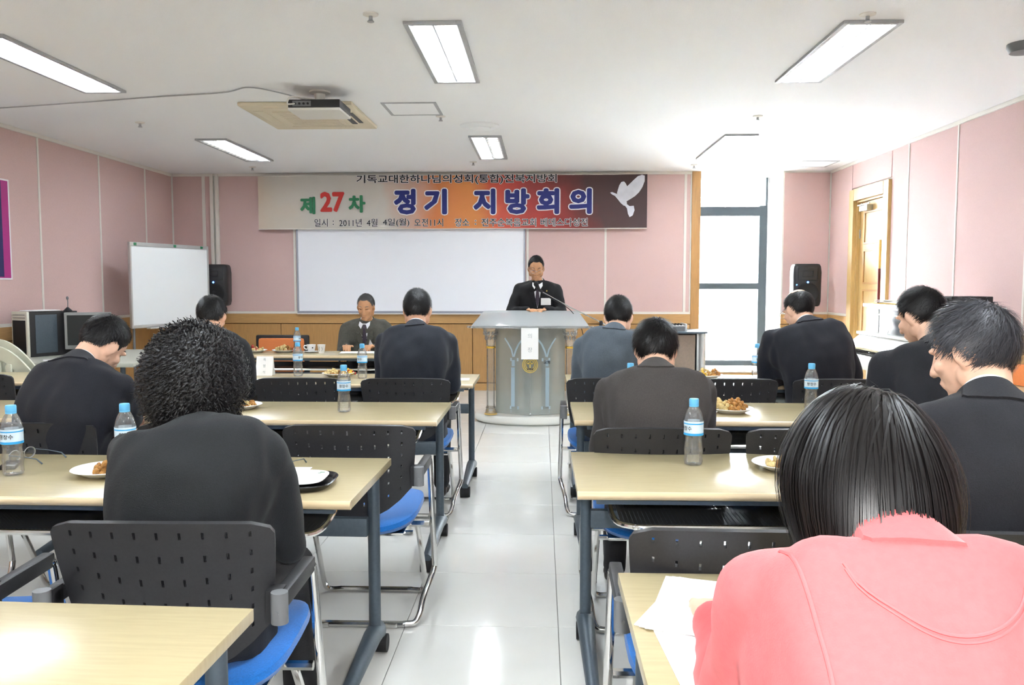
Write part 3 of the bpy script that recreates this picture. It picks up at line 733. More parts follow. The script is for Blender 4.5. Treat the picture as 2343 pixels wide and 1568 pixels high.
for i, (x, y, a, lb) in enumerate(chairs):
    c = CH if i == 0 else dup(CH, (0, 0, 0)); c.location = (x, y + .255, 0); c.rotation_euler = (0, 0, R(a)); c['label'] = lb
# chair at the head table: orange back cushion in a black shell, blue seat, facing the room
def head_chair(x, y, label, back):
    t = thing('conference_chair', label, 'chair', (x, y, 0), PI)
    q = MB(); q.box((-.27, -.25, .42), (.27, -.215, .83), .02); obj('back_shell', q, 'black_plastic', t)
    q = MB(); q.box((-.23, -.215, .46), (.23, -.16, .80), .03); obj('back_cushion', q, back, t)
    obj('seat', seat_mb(), 'blue_fabric', t)
    for s in (-1, 1):
        q = MB(); q.tube(smooth_path([(s * .25, -.22, .60), (s * .26, -.1, .62), (s * .26, .1, .60), (s * .26, .2, .3), (s * .26, .2, .02), (s * .26, -.2, .015)], 4), .012, 8); obj('leg', q, 'chrome', t)
    q = MB(); q.tube([(-.26, -.2, .014), (.26, -.2, .014)], .012, 8); q.tube([(-.25, .02, .37), (.25, .02, .37)], .012, 8); obj('cross_bar', q, 'chrome', t)
head_chair(-2.60, 8.0, 'empty chair with orange back cushion behind the head table', 'orange_fabric')
head_chair(-1.70, 8.05, 'chair under the man in the grey jacket at the head table', 'orange_fabric')
# stacked cream garden chairs
def garden_chair(x, y, z, rot, label):
    t = thing('plastic_chair', label, 'chair', (x, y, z), rot, 'stacked cream plastic chairs')
    # shell back: an arched sheet with oval cut-outs built from strips
    q = MB(); n = 26
    def pt(a, s, off): # a angle along the arch, s 0..1 from rim inwards
        ca, sa = math.cos(a), math.sin(a); w_ = .30 - .085 * s; hgt = .40 - .09 * s
        return V(w_ * ca, -.24 - .04 * sa + .20 * (1 - sa) ** 2 * .8 + off, .50 + hgt * sa)
    for s0, s1 in ((0, .45),):
        for k in range(n):
            a0, a1 = PI * k / n, PI * (k + 1) / n
            q.poly([pt(a0, s0, -.008), pt(a1, s0, -.008), pt(a1, 1, -.008), pt(a0, 1, -.008), pt(a0, s0, .008), pt(a1, s0, .008), pt(a1, 1, .008), pt(a0, 1, .008)],
                   [(0, 1, 2, 3), (7, 6, 5, 4), (0, 4, 5, 1), (3, 2, 6, 7)])
    obj('back_rim', q, 'chair_cream', t)
    q = MB()
    q.tube(smooth_path([(-.215, -.2, .62), (-.1, -.262, .65), (0, -.275, .655), (.1, -.262, .65), (.215, -.2, .62)], 4), .012, 8, flat=4)
    obj('back_slat', q, 'chair_cream', t)
    for xx in (-.12, -.04, .04, .12):
        q = MB(); q.box((xx - .022, -.285, .45), (xx + .022, -.268, .80 - abs(xx) * .3), .006); obj('back_slat', q, 'chair_cream', t)
    q = MB(); q.lathe([(.022, -.004), (.022, .004)], 16); q.bm.transform(Matrix.Translation((-.02, -.297, .70)) @ Matrix.Rotation(R(90), 4, 'X')); obj('maker_disc', q, 'grey_plastic', t)
    q = MB(); q.box((-.24, -.26, .425), (.24, .23, .45), .015); obj('seat', q, 'chair_cream', t)
    for s in (-1, 1):
        q = MB(); q.tube([(s * .30, .16, .64), (s * .305, 0, .645), (s * .30, -.18, .62)], .026, 8, flat=.5); q.tube([(s * .285, .2, .0), (s * .29, .18, .4), (s * .30, .16, .64)], [.02, .026, .024], 8); obj('arm', q, 'chair_cream', t)
        q = MB(); q.tube([(s * .27, -.28, .0), (s * .245, -.22, .44)], [.02, .028], 8); obj('leg', q, 'chair_cream', t)
garden_chair(-3.92, 6.08, 0, R(-4), 'lower of the two cream plastic chairs at the far left')
garden_chair(-3.93, 6.13, .045, R(-4), 'upper of the two stacked cream plastic chairs at the far left')

# ================================================================== LEFT SIDE: DESK, COMPUTER, WHITEBOARD
dk = thing('desk', 'grey-topped desk along the left wall under the computer', 'desk', (-3.95, 7.05, 0))
q = MB(); q.box((-.66, -.62, .68), (.72, .75, .715), .008); obj('desktop', q, 'desk_grey', dk)
for x, y in ((-.6, -.55), (.6, -.55), (-.6, .68), (.6, .68)):
    q = MB(); q.tube([(x, y, 0), (x, y, .68)], .02, 10); obj('leg', q, 'gunmetal', dk)
pc = thing('computer_tower', 'black and beige computer tower at the left edge', 'computer', (-4.36, 7.12, .715), R(-24))
q = MB(); q.box((-.10, -.2, 0), (.10, .25, .385), .006); obj('case', q, 'black_plastic', pc)
q = MB(); q.box((-.103, -.225, 0), (.103, -.2, .39), .008); obj('front_bezel', q, 'beige_plastic', pc)
q = MB(); q.box((-.085, -.229, .02), (.085, -.224, .315), .003); obj('front_panel', q, 'dark_rubber', pc)
for z in (.335, .36):
    q = MB(); q.box((-.08, -.228, z), (.08, -.224, z + .004)); obj('drive_slot', q, 'grey_plastic', pc, False)
q = MB(); q.cyl((0, -.232, .05), (0, -.228, .05), .012, n=14); obj('power_button', q, 'chrome', pc)
q = MB(); q.box((.1005, -.15, .03), (.103, .05, .36), .002); obj('side_panel', q, 'gunmetal', pc)
sh = thing('paper_stack', 'loose white papers lying on the computer tower', 'papers', (-4.38, 7.10, 1.104), R(-20))
for k, (dx, dy, a) in enumerate(((0, 0, 0), (-.02, .02, 8))):
    q = MB(); q.box((-.09, -.13, .002 + k * .004), (.09, .13, .005 + k * .004)); o = obj('sheet', q, 'paper', sh, False); o.rotation_euler = (0, 0, R(a)); o.location = (dx, dy, 0)
mc = thing('desk_microphone', 'small desk microphone with a thin stalk on the computer tower', 'microphone', (-4.19, 7.20, 1.1005))
q = MB(); q.lathe([(.035, 0), (.035, .008), (.012, .03), (.008, .035)], 16); obj('base', q, 'black_plastic', mc)
q = MB(); q.tube([(0, 0, .03), (.002, 0, .08), (.0, .0, .105)], .004, 6); obj('stalk', q, 'grey_plastic', mc); q = MB(); q.ell((0, 0, .115), (.011, .011, .016)); obj('head', q, 'grey_plastic', mc)
mo = thing('computer_monitor', 'grey-framed computer monitor with a dark screen on the desk', 'monitor', (-4.02, 7.22, .715), R(14))
q = MB(); q.box((-.19, -.03, .05), (.19, .02, .375), .008); q.box((-.12, .02, .10), (.12, .10, .33), .02); obj('housing', q, 'bezel', mo)
q = MB(); q.box((-.165, -.034, .085), (.165, -.029, .35), .002); obj('screen', q, 'screen', mo, False)
q = MB(); q.box((-.10, -.10, 0), (.10, .10, .015), .006); q.box((-.03, 0, .01), (.03, .03, .08), .005); obj('foot', q, 'bezel', mo)
for lb, loc, a, m in (('white and blue marker pen on the grey desk', (-3.97, 6.56, .722), 12, 'print_white'),):
    t = thing('marker_pen', lb, 'pen', loc, R(a)); q = MB(); q.cyl((-.06, 0, 0), (.05, 0, 0), .007, n=10); obj('barrel', q, m, t); q = MB(); q.cyl((.05, 0, 0), (.085, 0, 0), .008, n=10); obj('cap', q, 'label_blue', t)
wb = thing('whiteboard', 'free-standing whiteboard with aluminium frame at the left', 'whiteboard', (-4.165, 9.22, 0), math.atan2(1.05, .35))
WB = .58
obj('surface', BX((-WB, -.006, .90), (WB, .006, 1.745)), 'whiteboard', wb, False)
q = MB(); q.box((-WB - .02, -.016, .865), (WB + .02, .016, .90), .004); q.box((-WB - .02, -.016, 1.745), (WB + .02, .016, 1.785), .004); q.box((-WB - .02, -.016, .90), (-WB, .016, 1.745), .003); q.box((WB, -.016, .90), (WB + .02, .016, 1.745), .003); obj('frame', q, 'alu', wb)
q = MB(); q.box((-.4, -.07, .855), (.4, -.016, .867), .003); obj('tray', q, 'alu', wb)
q = MB(); q.box((-.1, -.055, .868), (.06, -.025, .885), .004); er = obj('eraser', q, 'black_plastic', wb)
for x in (-WB + .05, .05, WB - .1):
    q = MB(); q.box((x - .018, -.022, 1.75), (x + .018, -.015, 1.778), .002); obj('magnet', q, 'green', wb)
for s in (-1, 1):
    q = MB(); x = s * (WB - .04); q.tube([(x, .025, .05), (x, .025, 1.5)], .014, 8); q.tube([(x, -.28, .035), (x, .025, .06), (x, .28, .035)], .015, 8); obj('stand', q, 'grey_plastic', wb)
    for yy in (-.28, .28):
        q = MB(); q.cyl((x - .012, yy, .024), (x + .012, yy, .024), .024, n=12); obj('caster', q, 'dark_rubber', wb)

# ================================================================== LOUDSPEAKERS
def speaker(x, y, rot, label, lab2):
    st = thing('speaker_stand', lab2, 'stand', (x, y, 0), rot, 'speaker stands')
    q = MB(); q.tube([(0, .06, .12), (0, .06, 1.10)], .017, 10); obj('pole', q, 'dark_rubber', st)
    for k in range(3):
        a = R(90 + 120 * k); q = MB(); q.tube([(0, .06, .45), (.26 * math.cos(a), .06 + .26 * math.sin(a), .012)], .012, 8); obj('leg', q, 'dark_rubber', st)
    t = thing('loudspeaker', label, 'loudspeaker', (x, y, 1.075), rot, 'black loudspeakers')
    q = MB()
    rings = []
    for z, w_, dd in ((0, .135, .10), (.012, .155, .125), (.06, .165, .135), (.40, .168, .14), (.47, .160, .135), (.495, .148, .12), (.502, .13, .10)):
        rings.append(q.ring((0, .06, z), (1, 0, 0), (0, 1, 0), w_, dd, 32, 5))
    q.loft(rings); obj('cabinet', q, 'black_plastic', t)
    q = MB(); q.lathe([(.128, 0), (.128, .006), (.115, .010), (.10, .004), (.03, -.0), (.02, .008)], 28); q.bm.transform(Matrix.Translation((0, -.078, .155)) @ Matrix.Rotation(R(90), 4, 'X')); obj('woofer', q, 'dark_rubber', t)
    q = MB(); q.box((-.11, -.086, .31), (.11, -.076, .455), .01); q.box((-.06, -.09, .35), (.06, -.084, .42), .01); obj('horn', q, 'chair_plastic', t)
    for xx, zz, r_ in ((.0, .285, .011), (-.125, .255, .007)):
        q = MB(); q.ell((xx, -.086, zz), (r_, .004, r_)); obj('indicator_light', q, 'led_blue', t)
    q = MB(); q.box((-.03, -.087, .045), (.03, -.083, .053)); obj('badge', q, 'steel', t, False)
speaker(-3.97, 9.98, R(8), 'black loudspeaker beside the standing whiteboard', 'tripod stand holding the left loudspeaker')
speaker(3.13, 9.98, R(-6), 'black loudspeaker in the corner right of the window', 'tripod stand holding the right loudspeaker')

# ================================================================== PIANO
pn = thing('upright_piano', 'white upright piano against the right wall beside the door', 'piano', (0, 0, 0))
ya, yb_ = 6.40, 7.92
q = MB(); q.box((3.06, ya, .05), (3.49, yb_, 1.13), .006); obj('case', q, 'piano_white', pn)
q = MB(); q.box((3.02, ya - .02, 1.13), (3.50, yb_ + .02, 1.16), .006); obj('lid', q, 'piano_white', pn)
q = MB(); q.box((3.045, ya + .03, .90), (3.06, yb_ - .03, 1.11), .003); obj('upper_panel', q, 'piano_dark', pn)
q = MB(); q.box((3.04, yb_ - .30, .90), (3.062, yb_ - .03, 1.112), .003); obj('panel_stile', q, 'piano_white', pn)
q = MB(); q.box((3.04, ya + .02, 1.06), (3.058, yb_ - .28, 1.07), .002); obj('panel_bead', q, 'piano_white', pn)
q = MB(); q.box((2.96, ya + .0, .875), (3.06, yb_ - .0, .90), .006); obj('music_shelf', q, 'piano_white', pn)
q = MB(); q.prism([(2.86, .77), (3.06, .775), (3.06, .875), (2.99, .875)], ya + .02, yb_ - .02); obj('fallboard', q, 'piano_white', pn, False)
q = MB(); q.box((2.845, ya + .02, .755), (2.875, yb_ - .02, .772), .003); obj('fallboard_edge', q, 'piano_wood', pn)
q = MB(); q.box((2.70, ya, .62), (3.06, yb_, .70), .006); q.box((2.70, ya, .70), (3.06, ya + .06, .80), .01); q.box((2.70, yb_ - .06, .70), (3.06, yb_, .80), .01); obj('key_bed', q, 'piano_white', pn)
q = MB(); q.box((2.715, ya + .065, .70), (2.86, yb_ - .065, .728), .002)
obj('white_keys', q, 'key_white', pn, False)
q = MB(); n = 52; st_ = (yb_ - ya - .14) / n
for k in range(n):
    if k % 7 not in (2, 6): y = ya + .07 + st_ * (k + 1); q.box((2.765, y - .006, .728), (2.86, y + .006, .738))
o = obj('black_keys', q, 'key_black', pn, False); o['kind'] = 'stuff'
q = MB()
for k in range(1, n):
    y = ya + .07 + st_ * k; q.box((2.716, y - .0008, .7275), (2.765, y + .0008, .7285))
o = obj('key_gaps', q, 'key_black', pn, False); o['kind'] = 'stuff'
for y in (ya + .04, yb_ - .04):
    q = MB(); q.tube([(2.76, y, 0), (2.76, y, .04), (2.76, y, .3), (2.76, y, .62)], [.035, .03, .025, .04], 10); obj('leg', q, 'piano_white', pn)
q = MB(); q.box((3.058, ya + .3, .08), (3.075, yb_ - .3, .6), .004); obj('lower_panel', q, 'piano_white', pn)
q = MB(); q.box((3.0, 7.45, .775), (3.04, 7.62, .80), .004); obj('fallboard_knob', q, 'brass', pn)
t = thing('sheet_music_pile', 'untidy pile of sheet music on the white piano', 'papers', (3.24, 7.52, 1.16), R(6))
for k in range(5):
    q = MB(); q.box((-.15, -.26, .001 + k * .007), (.15, .26, .006 + k * .007), .001); o = obj('sheet', q, ['paper', 'paper_warm', 'food_yellow', 'paper', 'paper'][(k + 2) % 5], t, False); o.rotation_euler = (0, 0, R((-1) ** k * 3 * k)); o.location = (.01 * k, .03 * (-1) ** k, 0)
t = thing('audio_player', 'black audio player on the near end of the piano', 'audio player', (3.24, 6.55, 1.16), R(4))
q = MB(); q.box((-.16, -.15, .01), (.16, .15, .085), .006); obj('case', q, 'black_plastic', t); q = MB(); q.box((-.165, -.1, .03), (-.16, .1, .07)); obj('front_panel', q, 'dark_rubber', t, False)
for x in (-.13, .13):
    q = MB(); q.cyl((x, -.12, 0), (x, -.12, .012), .012, n=10); q.cyl((x, .12, 0), (x, .12, .012), .012, n=10); obj('foot', q, 'dark_rubber', t)
t = thing('sheet_music', 'small white card leaning on the dark piano panel', 'card', (2.995, 7.36, .90)); q = MB(); q.box((0, -.05, 0), (.003, .05, .14)); o = obj('sheet', q, 'paper', t, False); o.rotation_euler = (R(12), R(14), 0)

# ================================================================== AV CABINET WITH MIXER
t = thing('av_cabinet', 'brown-fronted cabinet with aluminium corner posts left of the window', 'cabinet', (1.42, 9.62, 0))
q = MB(); q.box((-.36, -.26, .03), (.30, .26, .77), .004); obj('body', q, 'cabinet_brown', t)
for x in (-.40, .38):
    q = MB(); q.tube([(x, -.26, .02), (x, -.26, .785)], .035, 12); q.box((x - .06, -.25, .02), (x + .02, .26, .785), .004); obj('corner_post', q, 'alu', t)
q = MB(); q.box((-.45, -.31, .785), (.43, .28, .808), .008); obj('top', q, 'gunmetal', t)
for x in (-.32, .3):
    for y in (-.2, .2):
        q = MB(); q.cyl((x, y, 0), (x, y, .03), .025, n=12); obj('foot', q, 'dark_rubber', t)
t = thing('mixing_console', 'small grey audio mixer on the brown cabinet', 'mixer', (1.42, 9.55, .808))
q = MB(); q.prism([(-.2, 0), (.21, 0), (.21, .05), (-.2, .05)], -.16, .16); obj('body', q, 'grey_plastic', t, False)
q = MB(); q.box((-.19, -.15, .05), (.19, .15, .066), .004); obj('face', q, 'alu', t)
q = MB()
for i in range(10):
    for j in range(6): q.cyl((-.16 + .035 * i, -.12 + .045 * j, .066), (-.16 + .035 * i, -.12 + .045 * j, .08), .008, n=6)
o = obj('knobs', q, 'dark_rubber', t); o['kind'] = 'stuff'
for s in (-1, 1):
    q = MB(); q.box((s * .2 - .012, -.165, 0), (s * .2 + .012, .165, .085), .006); obj('cheek', q, 'gunmetal' if s < 0 else 'alu', t)
q = MB(); q.tube(smooth_path([(-.12, .1, .07), (-.14, .12, .13), (-.2, .12, .10), (-.26, .12, .02)], 4), .005, 6); q.box((-.13, .09, .08), (-.11, .12, .13), .003); obj('plug', q, 'dark_rubber', t)
# ================================================================== LECTERN
LXc, LYc = -.11, 8.12
lc = thing('lectern', 'clear acrylic lectern with two columns on an oval white base', 'lectern', (LXc, LYc, 0))
q = MB(); q.lathe([(.50, 0), (.535, .012), (.55, .03), (.55, .07), (.54, .085), (.50, .09), (.05, .092)], 56, sy=.68); obj('base', q, 'lectern_base', lc)
def glass_pt(u, z, off=0):           # curved front panel: u -1..1
    a = R(38) * u; r_ = .545 + off
    return V(.333 * u * 1.0, -.30 * 1 + (.13 * u * u) - off, z)
q = MB(); n = 20; rows_ = []
for off in (0, .008):
    rows_.append([[q.bm.verts.new(glass_pt(-1 + 2 * i / n, z, off)) for i in range(n + 1)] for z in (.10, .5, .93)])
for rr in rows_:
    for a, b in zip(rr, rr[1:]):
        for i in range(n): q.bm.faces.new((a[i], a[i + 1], b[i + 1], b[i]))
for j in range(2):
    for i in (0, n): q.bm.faces.new((rows_[0][j][i], rows_[0][j + 1][i], rows_[1][j + 1][i], rows_[1][j][i]))
glass = obj('front_glass', q, 'lectern_glass', lc)
# etched arcade on the glass
def etch(path, wd, name='etched_arch', m='etch', off=.009):
    q = MB(); P = [glass_pt(u, z, off) for u, z in path]
    for (a, b) in zip(P, P[1:]):
        d = (b - a).normalized(); s = d.cross(V(0, -1, 0)).normalized() * wd / 2
        q.poly([a - s, a + s, b + s, b - s], [(0, 1, 2, 3)])
    return obj(name, q, m, glass, False)
for s in (-1, 1):
    etch([(s * .45, .175), (s * .45, .55)], .062, 'etched_pillar'); etch([(s * .45 - .13, .165), (s * .45 + .13, .165)], .03, 'etched_pillar'); etch([(s * .45 - .12, .625), (s * .45 + .12, .625)], .03, 'etched_pillar'); etch([(s * .45, .56), (s * .45, .62)], .05, 'etched_pillar')
    etch([(s * (.45 + .02), .65), (s * .52, .72), (s * .62, .78), (s * .72, .83)], .022)
etch([(-.45 + .0, .65), (-.40, .71), (-.32, .77), (-.2, .82), (0, .845), (.2, .82), (.32, .77), (.40, .71), (.45, .65)], .024)
etch([(-.55, .13), (.55, .13)], .03, 'etched_pillar')
em = []
for r_, m_, o_ in ((.078, 'gold', .011),):
    q = MB(); c = glass_pt(0, .578, .012)
    for k in range(3):
        ra, rb = .078 - k * .015, .069 - k * .015
        for i in range(40):
            a0, a1 = 2 * PI * i / 40, 2 * PI * (i + 1) / 40
            f = lambda r, a: V(c.x + r * math.cos(a) * .95, c.y, c.z + r * math.sin(a))
            q.poly([f(ra, a0), f(ra, a1), f(rb, a1), f(rb, a0)], [(0, 1, 2, 3)])
    obj('emblem', q, 'gold', glass, False)
q = MB(); q.box((-.007, -.3165, .548), (.007, -.3145, .612)); q.box((-.028, -.3165, .584), (.028, -.3145, .598)); obj('cross', q, 'gold', glass, False)
me = text_mesh('순복음', .022, .0008); me.transform(Matrix.Translation((0, -.317, .536))); obj('lettering', me, 'ink', glass, False)
me = text_mesh('교회', .034, .001); me.transform(Matrix.Translation((.16, -.302, .60))); obj('lettering', me, 'ink', glass, False)
for s in (-1, 1):
    x, y = s * .378, -.22
    cl = MB(); cl.lathe([(.042, .15), (.04, .2), (.04, .72), (.042, .745)], 24, (x, y, 0)); col_ = obj('column', cl, 'acrylic', lc)
    q = MB(); q.lathe([(.055, .092), (.058, .105), (.05, .115), (.046, .15), (.05, .155), (.046, .165)], 24, (x, y, 0)); obj('column_foot', q, 'acrylic', col_)
    q = MB(); q.lathe([(.062, .0925), (.062, .102), (.055, .104)], 24, (x, y, 0)); obj('foot_ring', q, 'brass', col_)
    q = MB(); q.lathe([(.043, .728), (.047, .733), (.047, .742), (.043, .748)], 24, (x, y, 0)); obj('gold_band', q, 'gold_ring', col_)
    q = MB(); q.lathe([(.040, .748), (.044, .76), (.046, .80), (.058, .84), (.054, .85), (.072, .885), (.068, .895), (.082, .92), (.082, .932)], 24, (x, y, 0))
    for k in range(10):
        a = 2 * PI * k / 10; q.ell((x + .062 * math.cos(a), y + .062 * math.sin(a), .868), (.013, .013, .018), u=8, v=6); q.ell((x + .050 * math.cos(a + .3), y + .05 * math.sin(a + .3), .825), (.010, .010, .018), u=8, v=6)
    obj('capital', q, 'acrylic', col_)
# sloping top, wider at the front
q = MB()
top = []
for (z0, yy, w_) in ((.935, -.385, .548), (.945, -.37, .552), (1.045, .07, .488), (1.06, .16, .47), (1.06, .20, .455)):
    top.append((z0, yy, w_))
rings = []
for z0, yy, w_ in top:
    rings.append([q.bm.verts.new((-w_ + .01, yy, z0 + .012)), q.bm.verts.new((-w_, yy, z0)), q.bm.verts.new((-w_ * .5, yy - .02, z0 - .004)), q.bm.verts.new((0, yy - .03, z0 - .006)), q.bm.verts.new((w_ * .5, yy - .02, z0 - .004)), q.bm.verts.new((w_, yy, z0)), q.bm.verts.new((w_ - .01, yy, z0 + .012)), q.bm.verts.new((w_ * .5, yy - .02, z0 + .016)), q.bm.verts.new((0, yy - .03, z0 + .018)), q.bm.verts.new((-w_ * .5, yy - .02, z0 + .016))])
q.loft(rings); obj('top', q, 'lectern_top', lc)
q = MB(); q.tube(smooth_path([(-.545, -.385, .938), (-.27, -.407, .934), (0, -.415, .932), (.27, -.407, .934), (.545, -.385, .938)], 5), .012, 8); obj('top_lip', q, 'acrylic', lc)
for s in (-1, 1):
    q = MB(); q.ell((s * .545, -.38, .938), (.03, .03, .012)); q.ell((s * .578, -.37, .94), (.016, .016, .012)); obj('corner_scroll', q, 'acrylic', lc)
q = MB(); q.tube([(0, -.317, .11), (0, -.317, .50)], .004, 6); q.ell((0, -.317, .105), (.012, .008, .012)); obj('light_rod', q, 'acrylic', lc)
cd = thing('lectern_sign', 'white card hanging on the front of the lectern', 'sign', (LXc + .0, LYc - .424, .935))
obj('sheet', BX((-.082, -.002, -.295), (.078, 0, 0)), 'paper', cd, False)
for ch, z in (('의', -.08), ('장', -.21)):
    me = text_mesh(ch, .05, -.0005); me.transform(Matrix.Translation((.0, -.0035, z))); obj('lettering', me, 'ink_soft', cd, False)
# microphone on a boom stand
ms = thing('microphone_stand', 'boom microphone stand reaching over the lectern', 'microphone stand', (0, 0, 0))
q = MB(); q.tube([(.575, 8.1, .03), (.575, 8.1, .955)], .009, 8); obj('pole', q, 'chrome', ms)
q = MB(); q.lathe([(.12, 0), (.12, .015), (.03, .03), (.012, .035)], 24, (.575, 8.1, 0)); obj('base', q, 'dark_rubber', ms)
q = MB(); q.box((.56, 8.08, .915), (.59, 8.12, .985), .006); q.cyl((.575, 8.06, .965), (.575, 8.14, .965), .016, n=12); obj('clutch', q, 'black_plastic', ms)
q = MB(); q.tube([(.62, 8.09, .945), (.575, 8.1, .968), (.30, 8.17, 1.10), (.0, 8.22, 1.262)], [.007, .007, .006, .006], 8); obj('boom', q, 'chrome', ms)
q = MB(); q.tube([(.01, 8.22, 1.255), (-.045, 8.25, 1.30)], [.013, .013], 10); q.tube([(-.045, 8.25, 1.30), (-.052, 8.255, 1.325)], [.013, .022], 10); q.ell((-.058, 8.258, 1.34), (.026, .026, .028)); obj('microphone', q, 'dark_rubber', ms)
q = MB(); q.tube(smooth_path([(0, 8.215, 1.25), (.1, 8.19, 1.19), (.26, 8.17, 1.10), (.34, 8.12, 1.0), (.40, 8.06, .85), (.44, 8.05, .5), (.5, 8.05, .05), (.56, 8.0, .008)], 6), .004, 6); obj('cable', q, 'dark_rubber', ms)

# ================================================================== BOTTLES, PLATES, PAPERS ON THE TABLES
T = .7202
B0 = thing('water_bottle', 'x', 'bottle', (0, 0, 0), 0, 'clear water bottles with blue caps')
q = MB(); q.lathe([(.020, 0), (.029, .002), (.032, .012), (.0305, .035), (.0325, .05), (.031, .065), (.028, .088), (.031, .105), (.0325, .115), (.0325, .152), (.031, .165), (.025, .185), (.017, .2), (.013, .207), (.013, .214)], 28, cap=True); obj('body', q, 'bottle', B0)
q = MB(); q.lathe([(.0333, .104), (.0334, .152)], 28, cap=False); lb_ = obj('label', q, 'bottle_label', B0)
q = MB(); q.lathe([(.0337, .104), (.0337, .112)], 28, cap=False); q.lathe([(.0337, .142), (.0337, .146)], 28, cap=False); obj('label_band', q, 'label_blue', lb_)
me = text_mesh('평창수', .017, .0002)
for v in me.vertices:
    a = v.co.x / .034; v.co = V(.0341 * math.sin(a), -.0341 * math.cos(a), v.co.z + .127)
obj('label_lettering', me, 'ink', lb_, False)
q = MB(); q.lathe([(.0155, .205), (.0165, .207), (.0165, .224), (.0150, .228), (.005, .229)], 24); obj('cap', q, 'bottle_cap', B0)
q = MB(); q.lathe([(.0148, .2), (.0165, .2015), (.0165, .2045), (.0148, .206)], 24, cap=False); obj('neck_ring', q, 'bottle_cap', B0)
bts = [(-1.72, 2.61, 0, 'large near water bottle at the left edge with readable label'), (-1.37, 2.66, 30, 'water bottle with only its cap showing beside the curly-haired woman'),
       (-.96, 3.975, 12, 'water bottle standing alone on the second row left table'), (-1.643, 5.52, 60, 'water bottle between name tent and plate on the front left table'),
       (-1.18, 5.40, -30, 'water bottle beside the arm of the man in the dark suit'), (-2.212, 7.42, 80, 'water bottle on the head table before the orange chair'),
       (.44, 4.12, 40, 'water bottle behind the shoulder of the man in the brown-grey jacket'), (.522, 2.845, -60, 'water bottle on the third row right table'),
       (1.415, 5.50, 20, 'water bottle against the window, beside the balding man'), (1.335, 4.14, -15, 'water bottle behind the head of the woman in red'),
       (1.325, 2.80, 0, 'water bottle almost hidden by the face of the man with greying hair')]
for i, (x, y, a, lb) in enumerate(bts):
    b = B0 if i == 0 else dup(B0, (0, 0, 0)); b.location = (x, y, T); b.rotation_euler = (0, 0, R(a)); b['label'] = lb
P0 = thing('foam_plate', 'x', 'plate', (0, 0, 0), 0, 'white plates of snacks')
q = MB(); q.lathe([(.06, 0), (.066, .003), (.095, .018), (.108, .023), (.106, .025), (.094, .021), (.064, .006), (.02, .005)], 36); obj('dish', q, 'plate', P0)
def snack(loc, n, spec, seed, label, spread=.10):
    rnd = random.Random(seed); o = None
    root = thing('snack_pile', label, 'food', loc); root['kind'] = 'stuff'
    for m, cx, cy, k, hgt, sz in spec:
        q = MB()
        for i in range(int(k * 1.5)):
            a, rr = rnd.uniform(0, 2 * PI), spread * .55 * math.sqrt(rnd.random())
            x, y = cx + rr * math.cos(a), cy + rr * math.sin(a); z = .012 + hgt * rnd.random() * max(0, 1 - (rr / (spread * .6)) ** 2)
            s = sz * .88 * rnd.uniform(.7, 1.3); q.ell((x, y, z + s * .4), (s, s * rnd.uniform(.5, 1), s * rnd.uniform(.4, .8)), (rnd.uniform(0, 3), rnd.uniform(0, 3), rnd.uniform(0, 3)), 7, 5)
        o = obj('food_pieces', q, m, root); o['kind'] = 'stuff'
plates = [(-1.415, 2.62, 'plate of snacks left of the curly-haired woman', [('food_fried', .02, -.01, 26, .03, .014), ('food_red', .03, .03, 10, .03, .014), ('food_yellow', .05, .02, 8, .04, .012)]),
          (-1.37, 5.52, 'plate of snacks on the front left table', [('food_rice', -.04, 0, 34, .035, .014), ('food_fried', .0, -.03, 16, .02, .012), ('food_yellow', .05, .01, 16, .03, .013), ('food_red', .06, .02, 6, .03, .012)]),
          (-2.60, 7.42, 'plate with red fruit at the left of the head table', [('food_red', -.03, .01, 14, .05, .018), ('food_rice', .02, .0, 14, .04, .018)]),
          (-2.34, 7.44, 'plate of pale rice cakes on the head table before the orange chair', [('food_rice', -.02, 0, 26, .05, .018), ('food_fried', .03, 0, 12, .04, .015), ('food_red', .06, 0, 5, .04, .014)]),
          (1.09, 5.50, 'plate of yellow snacks on the front right table', [('food_yellow', -.04, 0, 26, .03, .013), ('food_fried', .04, 0, 24, .05, .014), ('food_rice', .0, .03, 14, .05, .014)]),
          (.915, 4.02, 'heaped plate of fried chicken on the second row right table', [('food_rice', -.05, 0, 22, .045, .016), ('food_fried', .02, 0, 40, .06, .016)]),
          (.815, 2.78, 'plate half hidden by the dark hair of the woman in red', [('food_rice', .0, 0, 26, .03, .014), ('food_fried', .02, .0, 10, .03, .014)]),
          (-1.50, 4.05, 'plate peeping out behind the curly hair on the second row table', [('food_rice', .0, 0, 20, .03, .014), ('food_fried', .02, .0, 14, .03, .014)])]
for i, (x, y, lb, spec) in enumerate(plates):
    p = P0 if i == 0 else dup(P0, (0, 0, 0)); p.location = (x, y, T); p['label'] = lb
    snack((x, y, T), 0, spec, i + 3, 'food on the ' + lb)
